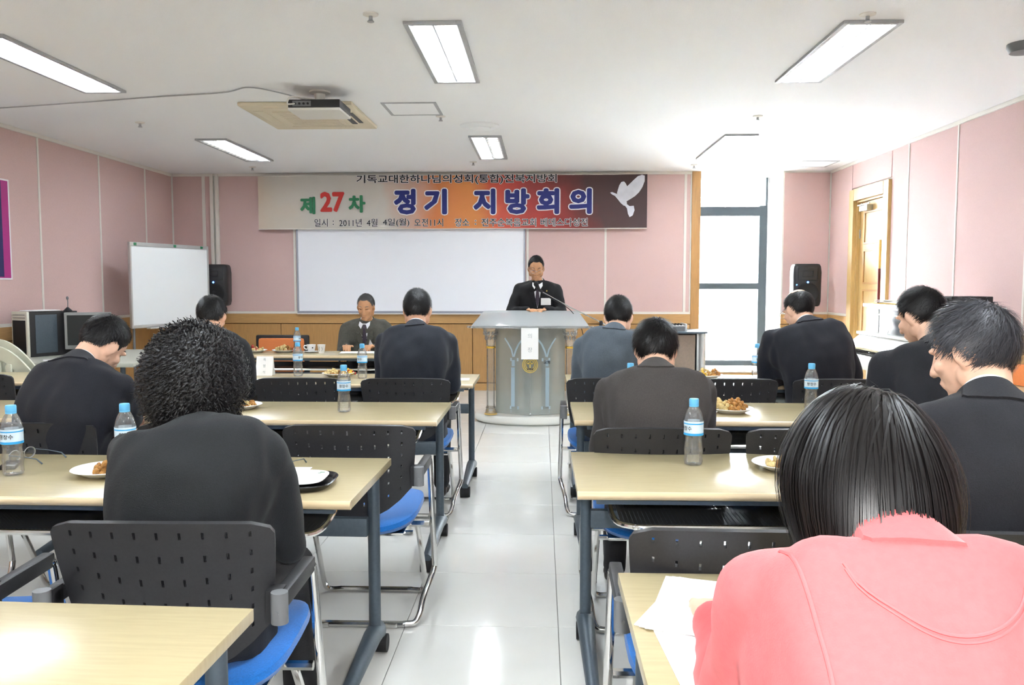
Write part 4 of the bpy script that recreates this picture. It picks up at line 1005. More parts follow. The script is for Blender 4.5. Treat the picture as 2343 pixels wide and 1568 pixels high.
# cups on the head table
t = thing('teacup', 'white teacup on a saucer on the head table', 'cup', (-2.09, 7.44, T))
q = MB(); q.lathe([(.022, .012), (.03, .018), (.037, .045), (.041, .072), (.039, .072), (.034, .045), (.02, .02)], 28); obj('bowl', q, 'plate', t)
q = MB(); q.tube(smooth_path([(-.035, 0, .06), (-.06, 0, .062), (-.066, 0, .045), (-.05, 0, .03), (-.033, 0, .032)], 4), .005, 8); obj('handle', q, 'plate', t)
q = MB(); q.box((.018, -.0405, .04), (.028, -.036, .05)); obj('printed_spot', q, 'ink', t, False)
s_ = thing('saucer', 'white saucer under the teacup', 'saucer', (-2.09, 7.44, T)); q = MB(); q.lathe([(.03, 0), (.035, .002), (.068, .010), (.066, .012), (.033, .006), (.01, .006)], 32); obj('dish', q, 'plate', s_)
t = thing('paper_cup', 'white paper cup with thin printed lines on the head table', 'cup', (-1.975, 7.36, T))
q = MB(); q.lathe([(.025, 0), (.035, .075), (.037, .077), (.035, .078), (.033, .074), (.024, .006)], 28); obj('cup_wall', q, 'paper', t)
for x in (-.008, .010):
    q = MB(); q.tube([(x, -.0285, .02), (x * 1.6, -.0305, .04), (x, -.0335, .06)], .0012, 5); obj('printed_line', q, 'ink', t)
def paper(x, y, w_, d, a, label, m='paper', n=1, z=T, name='paper_sheet', lines=True):
    t = thing(name, label, 'paper', (x, y, z), R(a))
    for k in range(n):
        q = MB(); q.box((-w_ / 2, -d / 2, .0005 + k * .002), (w_ / 2, d / 2, .0018 + k * .002)); o = obj('sheet', q, m, t, False); o.rotation_euler = (0, 0, R(k * 5))
    return t
paper(-1.62, 7.44, .40, .2, 3, 'open white papers before the man at the head table', n=2)
paper(-1.44, 7.40, .10, .16, -12, 'small white sheet at the right of the head table')
paper(-.515, 5.36, .09, .13, 4, 'small white card on the aisle end of the front left table')
paper(-1.78, 5.20, .26, .2, -4, 'white papers under the pen on the front left table', n=2)
paper(-2.0, 5.3, .2, .28, 4, 'white programme before the hidden man on the front left table')
paper(-1.09, 5.30, .08, .12, 24, 'folded white note beside the arm of the man in the dark suit')
t = thing('napkin', 'crumpled white wrapper beside the bowing man', 'napkin', (-2.0, 4.05, T)); q = MB(); rnd = random.Random(4)
gx = [[q.bm.verts.new((-.16 + .32 * i / 10, -.09 + .18 * j / 8, .006 + .035 * max(0, noise.noise(V(i * .35, j * .4, 2.2)) + .35) * (1 - (2 * i / 10 - 1) ** 4) * (1 - (2 * j / 8 - 1) ** 4))) for i in range(11)] for j in range(9)]
for j in range(8):
    for i in range(10): q.bm.faces.new((gx[j][i], gx[j][i + 1], gx[j + 1][i + 1], gx[j + 1][i]))
obj('sheet', q, 'paper', t)
t = thing('wallet', 'dark brown leather wallet on the second row left table', 'wallet', (-1.93, 3.84, T), R(3)); q = MB(); q.box((-.09, -.05, 0), (.09, .05, .018), .006); obj('cover', q, 'brown_leather', t); q = MB(); q.box((.075, -.051, .004), (.085, .02, .0185), .001); obj('clasp', q, 'steel', t)
paper(1.32, 5.40, .34, .2, 2, 'white programme on the front right table', n=2)
paper(.32, 1.56, .2, .28, -26, 'white note pad leaning out from under the arm in red', m='paper', n=3)
paper(.31, 1.33, .2, .29, 4, 'white sheet at the left edge of the nearest right table')
t = thing('pen', 'thin dark pen lying on papers of the front left table', 'pen', (-1.72, 5.2, T + .008), R(30)); q = MB(); q.cyl((-.06, 0, 0), (.06, 0, 0), .004, n=8); obj('barrel', q, 'gunmetal', t); q = MB(); q.cyl((.06, 0, 0), (.072, 0, 0), .004, .001, n=8); obj('tip', q, 'steel', t)
# black tray with papers
t = thing('serving_tray', 'black rounded tray on the third row left table', 'tray', (-.80, 2.50, T), R(2))
q = MB(); rings = []
for z, s in ((0, .88), (.004, .92), (.018, 1.0), (.021, .985), (.018, .965), (.006, .90), (.005, .5)):
    rings.append(q.ring((0, 0, z), (1, 0, 0), (0, 1, 0), .165 * s, .115 * s, 40, 4))
q.loft(rings); obj('dish', q, 'tray_black', t)
t = thing('tray_papers', 'white papers with a few coloured marks lying in the black tray', 'paper', (-.815, 2.515, T + .014), R(2))
q = MB(); q.ring; v_ = [q.ring((0, 0, z), (1, 0, 0), (0, 1, 0), .148, .10, 40, 4) for z in (.007, .009)]; q.loft(v_); obj('sheet', q, 'paper', t, False)
q = MB(); q.box((-.2, .0, .0095), (.07, .125, .0115)); o = obj('sheet', q, 'paper', t, False); o.rotation_euler = (0, 0, R(-2))
q = MB(); q.box((.115, .055, .0092), (.13, .062, .0096)); q.box((.11, .045, .0092), (.12, .05, .0096)); obj('coloured_mark', q, 'green', t, False)
def eyeglasses(loc, rot, label):
    t = thing('eyeglasses', label, 'glasses', loc, rot)
    for s in (-1, 1):
        c = (s * .034, 0, .021)
        q = MB(); q.tube([(c[0] + .025 * math.cos(a), 0, c[2] + .019 * math.sin(a)) for a in [2 * PI * k / 20 for k in range(21)]], .0016, 6); obj('rim', q, 'steel', t)
        q = MB(); v_ = [q.ring((c[0], y, c[2]), (1, 0, 0), (0, 0, 1), .0245, .0185, 20) for y in (-.0008, .0008)]; q.loft(v_); obj('lens', q, 'lens', t)
        q = MB(); q.tube([(s * .060, 0, .028), (s * .062, .05, .026), (s * .058, .11, .02), (s * .056, .13, .004)], [.0016, .0014, .002, .003], 6); obj('temple', q, 'gunmetal', t)
    q = MB(); q.tube([(-.010, 0, .027), (0, -.002, .030), (.010, 0, .027)], .0015, 6); obj('bridge', q, 'steel', t)
eyeglasses((-.90, 2.70, T), R(-14), 'thin-rimmed eyeglasses beside the black tray')
eyeglasses((-1.83, 2.83, T), R(-100), 'folded wire glasses behind the large near bottle')
t = thing('mobile_phone', 'dark mobile phone at the left edge of the third row table', 'phone', (-1.80, 2.72, T), R(20)); q = MB(); q.box((-.025, -.05, 0), (.025, .05, .014), .005); obj('body', q, 'tray_black', t); q = MB(); q.box((-.02, -.01, .0142), (.02, .04, .0148)); obj('screen', q, 'screen', t, False)
# name tent on the front left table
t = thing('name_tent', 'white folded name tent standing on the front left table', 'sign', (-1.88, 5.56, T), R(-2))
q = MB(); q.poly([(-.058, -.03, 0), (.058, -.03, 0), (.058, 0, .128), (-.058, 0, .128), (.058, .03, 0), (-.058, .03, 0)], [(0, 1, 2, 3), (3, 2, 4, 5)]); me = q.mesh('card')
obj('card', bake(me, [('SOLIDIFY', dict(thickness=.0015, offset=0))]), 'paper', t, False)
for k, ch in enumerate('특별석'):
    me = text_mesh(ch, .022, 0); me.transform(Matrix.Translation((.0, 0, 0)) ); z = .106 - .042 * k
    me.transform(Matrix.Translation((0, -.03 + .03 * z / .128 - .002, z)) @ Matrix.Rotation(R(-13), 4, 'X')); obj('lettering', me, 'ink_soft', t, False)
t = thing('gift_packet', 'small red packet beside the bottle on the front right table', 'packet', (1.50, 5.60, T), R(20)); q = MB(); q.box((-.035, -.02, 0), (.035, .02, .085), .008); obj('packet', q, 'red_paper', t); q = MB(); q.box((-.036, -.021, .05), (.036, .021, .065), .006); obj('band', q, 'paper_warm', t)
# bag and folder on the right-hand side table
t = thing('shoulder_bag', 'black bag on the side table at the right edge', 'bag', (3.12, 5.08, T), R(8)); q = MB(); q.box((-.17, -.09, 0), (.17, .09, .15), .03); obj('body', q, 'black_plastic', t); q = MB(); q.tube(smooth_path([(-.12, 0, .14), (-.08, 0, .2), (.08, 0, .2), (.12, 0, .14)], 5), .008, 6); obj('strap', q, 'brown_leather', t)
t = thing('folder', 'orange folder with red spine leaning on the black bag', 'folder', (2.915, 5.08, T), R(4)); q = MB(); q.box((-.012, -.11, .002), (.012, .11, .13), .004); o = obj('cover', q, 'orange_fabric', t); q = MB(); q.box((.012, -.11, .002), (.018, .11, .13), .002); obj('spine', q, 'red_print', t)
# ================================================================== PEOPLE
def head_raw(q):
    q.ell((0, -.015, .022), (.073, .096, .094), u=24, v=16)
    q.ell((0, .028, -.03), (.061, .062, .082)); q.ell((0, .040, -.072), (.046, .046, .042)); q.ell((0, .068, -.097), (.024, .020, .019))
    q.limb([(0, .085, .012), (0, .097, -.012), (0, .107, -.032)], [.008, .009, .0125]); 
    for s in (-1, 1):
        q.ell((s * .012, .096, -.035), (.009, .010, .008)); q.ell((s * .036, .062, -.022), (.024, .024, .02)); q.ell((s * .030, .076, .022), (.022, .012, .009))
        q.ell((s * .076, -.008, -.014), (.010, .021, .033), (R(-12), 0, s * R(-22))); q.ell((s * .055, .0, -.06), (.02, .03, .035))
    q.limb([(-.019, .088, -.062), (0, .092, -.060), (.019, .088, -.062)], [.005, .0068, .005]); q.limb([(-.017, .086, -.071), (0, .090, -.072), (.017, .086, -.071)], [.005, .007, .005])
LINES = [(0, -.072), (25, -.07), (45, -.062), (62, -.035), (75, .008), (90, .022), (102, .0), (112, .012), (125, .048), (145, .072), (180, .080)]
LINES_CREW = [(0, -.072), (25, -.07), (45, -.062), (62, -.035), (75, .008), (90, .022), (102, .0), (112, .02), (125, .068), (145, .094), (180, .099)]
LINES_LONG = [(0, -.09), (60, -.09), (100, -.09), (115, .0), (135, .05), (180, .080)]
def hairline(p, tab):
    az = math.degrees(math.atan2(abs(p.x), -(p.y + .015)))
    for (a, za), (b, zb) in zip(tab, tab[1:]):
        if az <= b: return za + (zb - za) * (az - a) / (b - a)
    return tab[-1][1]
SC, SR = V(0, -.015, .022), V(.0745, .0975, .0955)
def scalp(d, off=0): return V(SC.x + d.x * (SR.x + off), SC.y + d.y * (SR.y + off), SC.z + d.z * (SR.z + off))
def dirof(p): q = p - SC; return V(q.x / SR.x, q.y / SR.y, q.z / SR.z).normalized()
def rand_dir(rnd):
    z = rnd.uniform(-1, 1); a = rnd.uniform(0, 2 * PI); s = math.sqrt(1 - z * z); return V(s * math.cos(a), s * math.sin(a), z)
def strand(q, pts, r, n=3):
    """flat tapering lock of hair lying against the head; q = (vertex list, face list)"""
    VL, FL = q; P = np.array([tuple(p) for p in pts]); d = np.empty_like(P); d[1:-1] = P[2:] - P[:-2]; d[0] = P[1] - P[0]; d[-1] = P[-1] - P[-2]
    x = np.cross(d, P - np.array(SC)); x /= np.linalg.norm(x, axis=1)[:, None] + 1e-9; k = len(P); b = len(VL)
    x = x * (r * (1 - .8 * (np.arange(k) / (k - 1)) ** 2))[:, None]
    VL.extend(map(tuple, P + x)); VL.extend(map(tuple, P - x))
    FL.extend((b + i, b + i + 1, b + k + i + 1, b + k + i) for i in range(k - 1))
def make_hair(style, seed, down):
    """hair mesh in head space; down = gravity direction in head space"""
    rnd = random.Random(seed); q = MB(); st = ([], [])
    tab = LINES_LONG if style in ('bob', 'curly') else LINES_CREW if style == 'crew' and seed in (1, 2) else LINES
    thick = {'short': .013, 'thick': .021, 'bald': .007, 'bob': .013, 'curly': .05, 'crew': .010}[style]
    if style == 'bald': crown = V(0, -.15, 1).normalized()
    def mval(p):
        m = (p.z - hairline(p, tab)) / .03
        if style == 'bald':
            m = min(m, (math.degrees(dirof(p).angle(crown)) - 44) / 12)
        return m
    # base shell
    nu, nv = 56, 34; G = []
    for j in range(nv + 1):
        row = []
        for i in range(nu):
            a, b = 2 * PI * i / nu, PI * j / nv
            d = V(math.sin(b) * math.cos(a), math.sin(b) * math.sin(a), math.cos(b)); p = scalp(d); m = mval(p)
            k = max(0, min(1, m)); k = k * k * (3 - 2 * k)
            if style == 'curly': p = scalp(d, .004 + .028 * k)
            else: p = scalp(d, -.002 + thick * .5 * k * (1 + .3 * noise.noise(d * 5)))
            row.append((q.bm.verts.new(p), m))
        G.append(row)
    for j in range(nv):
        for i in range(nu):
            c = [G[j][i], G[j][(i + 1) % nu], G[j + 1][(i + 1) % nu], G[j + 1][i]]
            if max(x[1] for x in c) > -.25 and len({x[0] for x in c}) == 4:
                try: q.bm.faces.new([x[0] for x in c])
                except ValueError: pass
    whorl = V(.12, -.62, .78).normalized()
    cnt = {'short': 3600, 'thick': 4200, 'bald': 1400, 'bob': 10000, 'curly': 8500, 'crew': 2600}[style]
    made = 0; tries = 0
    while made < cnt and tries < cnt * 8:
        tries += 1
        d = rand_dir(rnd); p0 = scalp(d); m = mval(p0)
        if m < 0: continue
        if style == 'bald' and m < .3 and rnd.random() < .4: continue
        made += 1
        wj = (whorl + V(rnd.gauss(0, .13), rnd.gauss(0, .08), rnd.gauss(0, .08))).normalized(); t = d - wj; t = (t - d * t.dot(d)); 
        if t.length < 1e-4: continue
        t.normalize(); t = (t + d.cross(wj) * .35 * (style != 'bob') + V(rnd.gauss(0, .25), rnd.gauss(0, .25), rnd.gauss(0, .25))); t = (t - d * t.dot(d)).normalized()
        k = min(1, max(0, m)); off = thick * (.35 + .65 * k)
        if style in ('short', 'thick', 'bald', 'crew'):
            ln = {'short': .036, 'thick': .05, 'bald': .028, 'crew': .022}[style] * rnd.uniform(.7, 1.2) * (.45 + .55 * k); seg = 5; pts = []
            p = p0.copy(); lift = off * rnd.uniform(.75, 1.3)
            for s in range(seg + 1):
                f = s / seg; dd = dirof(p); pts.append(scalp(dd, lift * (f ** .6)) if s else p0)
                p = p + t * ln / seg; t = (t - dd * t.dot(dd) + V(0, 0, 0)).normalized()
            strand(st, pts, rnd.uniform(.0008, .0016))
        elif style == 'bob':
            ln = rnd.uniform(.23, .275) if d.z > .1 else rnd.uniform(.10, .15)
            if d.y < -.45 and d.z < .3: ln = rnd.uniform(.06, .10)
            seg = 14; pts = [p0]; p = p0.copy(); lift = off * rnd.uniform(.9, 1.25); v = t
            for s in range(1, seg + 1):
                dd = dirof(p); below = max(0, min(1, (dd.dot(down) + .25) / .8))
                v = v + down * (.08 + .45 * below) + V(-math.copysign(1, p.x) * max(0, abs(p.x) - .06) * 5 * below, 0, -.12)
                v.normalize(); p = p + v * ln / seg
                # keep outside the head
                e = p - SC; s2 = (e.x / (SR.x + lift)) ** 2 + (e.y / (SR.y + lift)) ** 2 + (e.z / (SR.z + lift)) ** 2
                if s2 < 1:
                    e = e / math.sqrt(max(s2, 1e-6)); p = p.lerp(SC + e, min(1, s * .4))
                    n_ = V(e.x / SR.x ** 2, e.y / SR.y ** 2, e.z / SR.z ** 2).normalized(); v = (v - n_ * min(0, v.dot(n_))).normalized()
                pts.append(p.copy())
            strand(st, pts, rnd.uniform(.0009, .0018) * (.7 if ln < .1 else 1))
        else: # curly: loose corkscrews leaving the shell
            base = scalp(d, rnd.uniform(.022, .062)); ln = rnd.uniform(.03, .06); turns = rnd.uniform(1.0, 2.4); rad = rnd.uniform(.003, .008); ph = rnd.uniform(0, 6.28)
            ax = (t * .6 + down * .7 + d * rnd.uniform(-.1, .45)).normalized(); a1 = ax.orthogonal().normalized(); a2 = ax.cross(a1); pts = []
            for s in range(15):
                f = s / 14; an = ph + turns * 2 * PI * f
                pts.append(base + ax * ln * (f - .2) + (a1 * math.cos(an) + a2 * math.sin(an)) * rad)
            strand(st, pts, rnd.uniform(.0010, .0019))
    bmesh.ops.delete(q.bm, geom=[v for v in q.bm.verts if not v.link_faces], context='VERTS'); bmesh.ops.recalc_face_normals(q.bm, faces=q.bm.faces[:])
    sm = bpy.data.meshes.new('s'); sm.from_pydata(st[0], [], st[1]); q.bm.from_mesh(sm); bpy.data.meshes.remove(sm)
    me = bpy.data.meshes.new('hair'); q.bm.to_mesh(me); q.bm.free(); shade(me, 180); return me
def ik(a, c, l1, l2, pole):
    d = c - a; L = min(d.length, (l1 + l2) * .998); d.normalize(); c = a + d * L
    x = (l1 * l1 - l2 * l2 + L * L) / (2 * L); h = math.sqrt(max(0, l1 * l1 - x * x))
    n = (pole - d * pole.dot(d)).normalized(); return a + d * x + n * h, c
def hand_raw(q, wrist, fwd, up, side, curl=.35):
    """palm and five fingers; side=+1 right hand (thumb towards -x when palm down and pointing along fwd)"""
    f = fwd.normalized(); u = (up - f * up.dot(f)).normalized(); r = f.cross(u).normalized()
    th = -r if side > 0 else r
    base = wrist + f * .01
    for k in range(5):
        q.ell(base + f * (.035) + r * (-.026 + .013 * k), (.013, .042, .012), Matrix((r, f, u)).transposed())
    for k, ln in zip(range(4), (.066, .075, .070, .055)):
        off = (.030 - .0195 * k) * (1 if side < 0 else -1)
        p = base + f * .068 + r * off; pts = [p]; ang = .1 + curl * .4
        for s, fr in enumerate((.42, .32, .26)):
            ang += curl * (.7 + .15 * s); p = p + (f * math.cos(ang) - u * math.sin(ang)) * ln * fr; pts.append(p)
        q.limb(pts, [.0092, .0085, .0078, .0066], 8)
    p = base + th * .026 + f * .012; p1 = p + (th * .75 + f * .65).normalized() * .034; p2 = p1 + (th * .3 + f - u * .25).normalized() * .028; q.limb([p, p1, p2], [.0125, .0105, .0082], 8)
def frame_from(pitch, yaw, roll, facing):
    """head rotation: facing (world heading, 0=+y), yaw left +, pitch bow forward +, roll to the right +"""
    return Matrix.Rotation(facing + yaw, 3, 'Z') @ Matrix.Rotation(roll, 3, 'Y') @ Matrix.Rotation(-pitch, 3, 'X')
def person(label, hip, neck, head, hp=25, hy=0, hr=0, facing=0, sh=.185, jacket='suit_black', hair=('short', 'hair_black'), skin='skin', syaw=0, sroll=0,
           hands=None, stand=False, seed=1, hunch=.05, shirt='shirt', collar='jacket', bulk=1.0, skirt=False, hs=1.0, glasses=False, front=False, elbow_out=.28, drop=.058, legs=True, curl=.5, fill=True):
    fa = R(facing); F = V(-math.sin(fa), math.cos(fa), 0); X = V(math.cos(fa), math.sin(fa), 0); Z = V(0, 0, 1)
    root = thing('person', label, 'person', (hip[0], hip[1], 0)); O = V(hip[0], hip[1], 0)
    hz = .90 if stand else .525
    H = V(0, 0, hz); N = Vector(neck) - O; HD = Vector(head) - O
    sa = fa + R(syaw); SX = (V(math.cos(sa), math.sin(sa), 0) + Z * math.tan(R(sroll))).normalized(); SF = Z.cross(SX).normalized()
    spine = (N - H)
    mid1 = H + spine * .33 - F * hunch * .7; mid2 = H + spine * .68 - F * hunch
    ctr = smooth_path([H - V(0, 0, .09), H, mid1, mid2, N - (N - mid2).normalized() * .03 + SF * .01, N + (HD - N).normalized() * .03], 4)
    prof = [(0, .195, .15), (.2, .188, .145), (.42, .172, .125), (.62, .19, .13), (.80, .198, .122), (.88, .165, .105), (.94, .105, .085), (1, .07, .07)]
    def pw(t):
        for (a, w0, d0), (b, w1, d1) in zip(prof, prof[1:]):
            if t <= b:
                k = (t - a) / (b - a); return w0 + (w1 - w0) * k, d0 + (d1 - d0) * k
        return prof[-1][1:]
    SL, SRr = N - SX * sh - Z * drop + SF * .012, N + SX * sh - Z * drop + SF * .012
    # arms
    if hands is None: hands = ((-.10, .36, .745), (.10, .36, .745))
    arm = []
    for s, Sh, hnd in ((-1, SL, hands[0]), (1, SRr, hands[1])):
        tgt = hnd if isinstance(hnd, Vector) else V(0, 0, 0) + X * hnd[0] + F * hnd[1] + Z * hnd[2]
        el, wr = ik(Sh, tgt, .275, .25, (X * s * elbow_out - Z * .9 - F * .25).normalized()); arm.append((s, Sh, el, wr))
    # legs
    lg = []
    for s in (-1, 1):
        hj = H + X * s * .095
        if stand: kn = hj + F * .01 - Z * .42; an = V(hj.x, hj.y, .09) - F * .02
        else: kn = hj + F * .42 + X * s * .03 - Z * .02; an = V(kn.x, kn.y, .09) - F * .05 * (1 if seed % 2 else -1)
        lg.append((s, hj, kn, an))
    # --- jacket
    def torso(q, grow):
        rings = []; n = len(ctr)
        for i, c in enumerate(ctr):
            t = i / (n - 1); w_, d_ = pw(t); w_ *= bulk; d_ *= bulk
            ax = X.lerp(SX, min(1, t * 1.3)).normalized(); tan = (ctr[min(i + 1, n - 1)] - ctr[max(i - 1, 0)]).normalized(); ay = tan.cross(ax).normalized()
            ax = ay.cross(tan).normalized()
            rings.append(q.ring(c, ax, ay, w_ + grow, d_ + grow, 28, 2.5))
        q.loft(rings)
    q = MB(); torso(q, .0)
    up_r = .062 * bulk
    for s, Sh, el, wr in arm:
        q.limb([Sh, Sh.lerp(el, .5), el, el.lerp(wr, .5), wr - (wr - el).normalized() * .025], [up_r * .90, up_r * .93, .053 * bulk, .046, .040]); q.limb([N - Z * .035, N.lerp(Sh, .5) - Z * .006, Sh], [.06, .054, up_r * .86])
        q.ell(Sh.lerp(N, .35) - Z * .09 + SF * .05, (.075, .06, .09)); q.ell(Sh.lerp(N, .30) - Z * .10 - SF * .045, (.085, .062, .11)); fill and q.ell(Sh.lerp(el, .45).lerp(ctr[len(ctr) // 2], .22), (.06, .07, .12))
    jk = fuse(q, .0125, 11, .011, 8)
    J = obj('jacket', jk, jacket, root)
    bvh = BVHTree.FromPolygons([v.co.copy() for v in jk.vertices], [tuple(p.vertices) for p in jk.polygons])
    # --- trousers and shoes
    if legs:
        q = MB(); q.ell(H - Z * .01, (.165, .135, .115))
        for s, hj, kn, an in lg: q.limb([hj, hj.lerp(kn, .5), kn, kn.lerp(an, .5), an], [.088, .078, .062, .056, .052])
        obj('trousers', fuse(q, .016, 5, .004, 10), 'trousers', root)
        for s, hj, kn, an in lg:
            q = MB(); b = V(an.x, an.y, 0); q.ell(b + F * .06 + Z * .032, (.045, .045, .034)); q.ell(b + F * .13 + Z * .026, (.043, .07, .027), Matrix.Rotation(fa, 3, 'Z')); q.ell(b - F * .02 + Z * .036, (.036, .045, .036), Matrix.Rotation(fa, 3, 'Z')); q.limb([b + Z * .05, b + Z * .09], [.036, .04])
            sm = fuse(q, .009, 4); sm_z = min(v.co.z for v in sm.vertices)
            sm.transform(Matrix.Translation((0, 0, -sm_z))); obj('shoe', sm, 'shoe', root)
    # --- body: head, neck, hands, trunk and limbs
    RH = frame_from(R(hp), R(hy), R(hr), fa); HM = Matrix.Translation(HD) @ RH.to_4x4() @ Matrix.Scale(hs, 4)
    q = MB(); head_raw(q)
    ni = HM.inverted() @ (N + (HD - N).normalized() * -.02); q.limb([V(0, -.022, -.045), V(0, -.03, -.07).lerp(ni, .4), ni], [.056, .053, .062])
    hm_ = fuse(q, .0062, 4); hm_.transform(HM)
    q = MB()
    for s, Sh, el, wr in arm: hand_raw(q, wr - (wr - el).normalized() * .005, (wr - el).normalized() * .7 + F * .4 - Z * .12, Z, s, curl)
    hn = fuse(q, .0048, 3)
    q = MB(); torso(q, -.038)
    for s, Sh, el, wr in arm: q.limb([Sh - Z * .012, el, wr], [.030, .034, .026])
    for s, hj, kn, an in lg: q.limb([hj, kn, an], [.065, .045, .035])
    tr = fuse(q, .02, 3)
    bm = bmesh.new()
    for me in (hm_, hn, tr): bm.from_mesh(me)
    for f in bm.faces: f.smooth = True
    bme = bpy.data.meshes.new('body'); bm.to_mesh(bme); bm.free(); bme.materials.append(M[skin])
    for me in (hm_, hn, tr): bpy.data.meshes.remove(me)
    B = obj('body', bme, None, root)
    # --- face
    hb = BVHTree.FromPolygons([v.co.copy() for v in bme.vertices], [tuple(p.vertices) for p in bme.polygons])
    def on_face(x, z, off=.0008):
        o = HM @ V(x, .3, z); d = (RH @ V(0, -1, 0)); h = hb.ray_cast(o, d); return (h[0] - d * off) if h[0] is not None else HM @ V(x, .1, z)
    for s in (-1, 1):
        q = MB(); q.tube([on_face(s * x, z) for x, z in ((.015, .029), (.026, .033), (.038, .032), (.048, .026))], [.0018, .0032, .003, .0012], 6); obj('eyebrow', q, hair[1], B)
        q = MB(); q.tube([on_face(s * x, z, .0003) for x, z in ((.018, .004), (.026, .0015), (.036, .0015), (.044, .005))], [.0008, .0018, .0018, .0008], 6); obj('eyelid', q, 'hair_black', B)
    q = MB(); q.tube([on_face(x, z, -.0005) for x, z in ((-.02, -.0665), (-.008, -.066), (0, -.0665), (.008, -.066), (.02, -.0665))], [.001, .002, .002, .002, .001], 6); obj('mouth', q, 'lip', B)
    # --- hair
    down = (RH.inverted() @ V(0, 0, -1)).normalized()
    hr_me = make_hair(hair[0], seed, down); hr_me.transform(HM); obj('hair', hr_me, hair[1], root)
    if glasses:
        q = MB()
        for s in (-1, 1):
            q.tube([HM @ V(s * .033 + .024 * math.cos(a), .103, .004 + .017 * math.sin(a)) for a in [2 * PI * k / 16 for k in range(17)]], .0014, 5); q.tube([HM @ V(s * .058, .10, .01), HM @ V(s * .079, .05, .01), HM @ V(s * .081, .0, .008)], .0014, 5)
        q.tube([HM @ V(-.010, .104, .008), HM @ V(.010, .104, .008)], .0013, 5); obj('glasses', q, 'steel', root)
    # --- collars: strips wrapped round the neck
    nd = (HD - N).normalized(); cx_ = SX; cy_ = nd.cross(cx_).normalized(); cx_ = cy_.cross(nd).normalized()
    def collar_strip(nm, m, r0, r1, h0, h1, a0=-150, a1=150, thick=.006, dipf=.045):
        q = MB(); n = 40; L = []
        for k in range(n + 1):
            a = R(a0 + (a1 - a0) * k / n); dr = -cy_ * math.cos(a) + cx_ * math.sin(a); dip = dipf * (1 - math.cos(a)) / 2
            e = 1.0 - .12 * math.sin(a) ** 2
            lo, lo2 = N + nd * (h0 - dip) + dr * r0 * e, N + nd * (h0 - dip - .004) + dr * (r0 + thick + .004) * e
            if nm != 'shirt_collar':
                hit = bvh.find_nearest(N + nd * (h0 - dip) + dr * r0 * e)
                if hit[0] is not None and hit[3] < .03: lo = hit[0] - hit[1] * .004; lo2 = hit[0] + hit[1] * .006
            L.append([lo, N + nd * (h1 - dip) + dr * r1 * e, N + nd * (h1 - dip) + dr * (r1 + thick) * e, lo2])
        vs = [[q.bm.verts.new(p) for p in l] for l in L]
        for a, b in zip(vs, vs[1:]):
            for i in range(4): q.bm.faces.new((a[i], b[i], b[(i + 1) % 4], a[(i + 1) % 4]))
        q.bm.faces.new(vs[0]); q.bm.faces.new(vs[-1][::-1]); return obj(nm, q, m, root)
    if shirt: collar_strip('shirt_collar', shirt, .066, .062, -.005, .046)
    if collar == 'jacket': collar_strip('jacket_collar', jacket, .098, .071, -.045, .030, -100, 100, .009, .03)
    elif collar == 'stand': collar_strip('stand_collar', jacket, .088, .069, -.035, .034, -150, 150, .008, .05)
    # --- things draped on the chest (front views)
    def drape(nm, m, pts, off, par=None, th=.004):
        """flat piece cut from (x,z) outline points relative to the neck, laid on the jacket front"""
        q = MB(); a = []
        for x, z in pts:
            o = N + SX * x + Z * z + SF * .6; h = bvh.ray_cast(o, -SF); p = (h[0] if h[0] is not None else N + SX * x + Z * z + SF * .1); a.append(p + SF * off)
        b = [p + SF * th for p in a]
        va, vb = [q.bm.verts.new(p) for p in a], [q.bm.verts.new(p) for p in b]; n = len(a)
        q.bm.faces.new(vb); q.bm.faces.new(va[::-1])
        for i in range(n): q.bm.faces.new((va[i], va[(i + 1) % n], vb[(i + 1) % n], vb[i]))
        return obj(nm, q, m, par or root, False)
    return dict(root=root, N=N, SX=SX, SF=SF, Z=Z, bvh=bvh, drape=drape, J=J, HM=HM, O=O, F=F, X=X, arm=arm)
def W(x, y, z, hip): return V(x - hip[0], y - hip[1], z)

# speaker behind the lectern (faces the room)
hp_ = (-.045, 8.50)
p = person('man in a black suit reading at the lectern', hp_, (-.045, 8.54, 1.352), (-.060, 8.455, 1.503), hp=26, hy=3, facing=180, sh=.185, jacket='suit_black', hair=('crew', 'hair_black'), skin='skin_tan', stand=True,
           hands=(W(.02, 8.27, 1.085, hp_), W(-.13, 8.27, 1.085, hp_)), seed=1, hunch=.02, fill=False, glasses=True, elbow_out=.9, bulk=1.05)
def neckwear(p, tie=True, vest=None, deep=-.26):
    d = p['drape']; d('shirt_front', 'shirt', [(-.045, -.015), (.045, -.015), (.03, -.12), (0, deep), (-.03, -.12)], .001)
    if vest: d('vest', vest, [(-.05, -.10), (0, -.17), (.05, -.10), (.035, -.2), (0, deep - .04), (-.035, -.2)], .003)
    if tie: d('tie', 'tie', [(-.016, -.03), (.016, -.03), (.010, -.06), (.022, -.16), (0, deep + .01), (-.022, -.16), (-.010, -.06)], .0055)
    for s in (-1, 1): d('lapel', p['J'].data.materials[0], [(s * .05, .0), (s * .085, -.10), (s * .075, -.13), (s * .088, -.14), (s * .012, deep - .02), (s * .028, -.12)], .005)
    for s in (-1, 1): d('collar_point', 'shirt', [(s * .012, -.018), (s * .05, .006), (s * .052, -.03), (s * .03, -.065)], .009)
neckwear(p)
d = p['drape']; d('name_badge', 'paper', [(-.135, -.155), (-.035, -.155), (-.035, -.225), (-.135, -.225)], .012); d('lapel_pin', 'gold', [(-.10, -.075), (-.088, -.075), (-.088, -.089), (-.10, -.089)], .012)
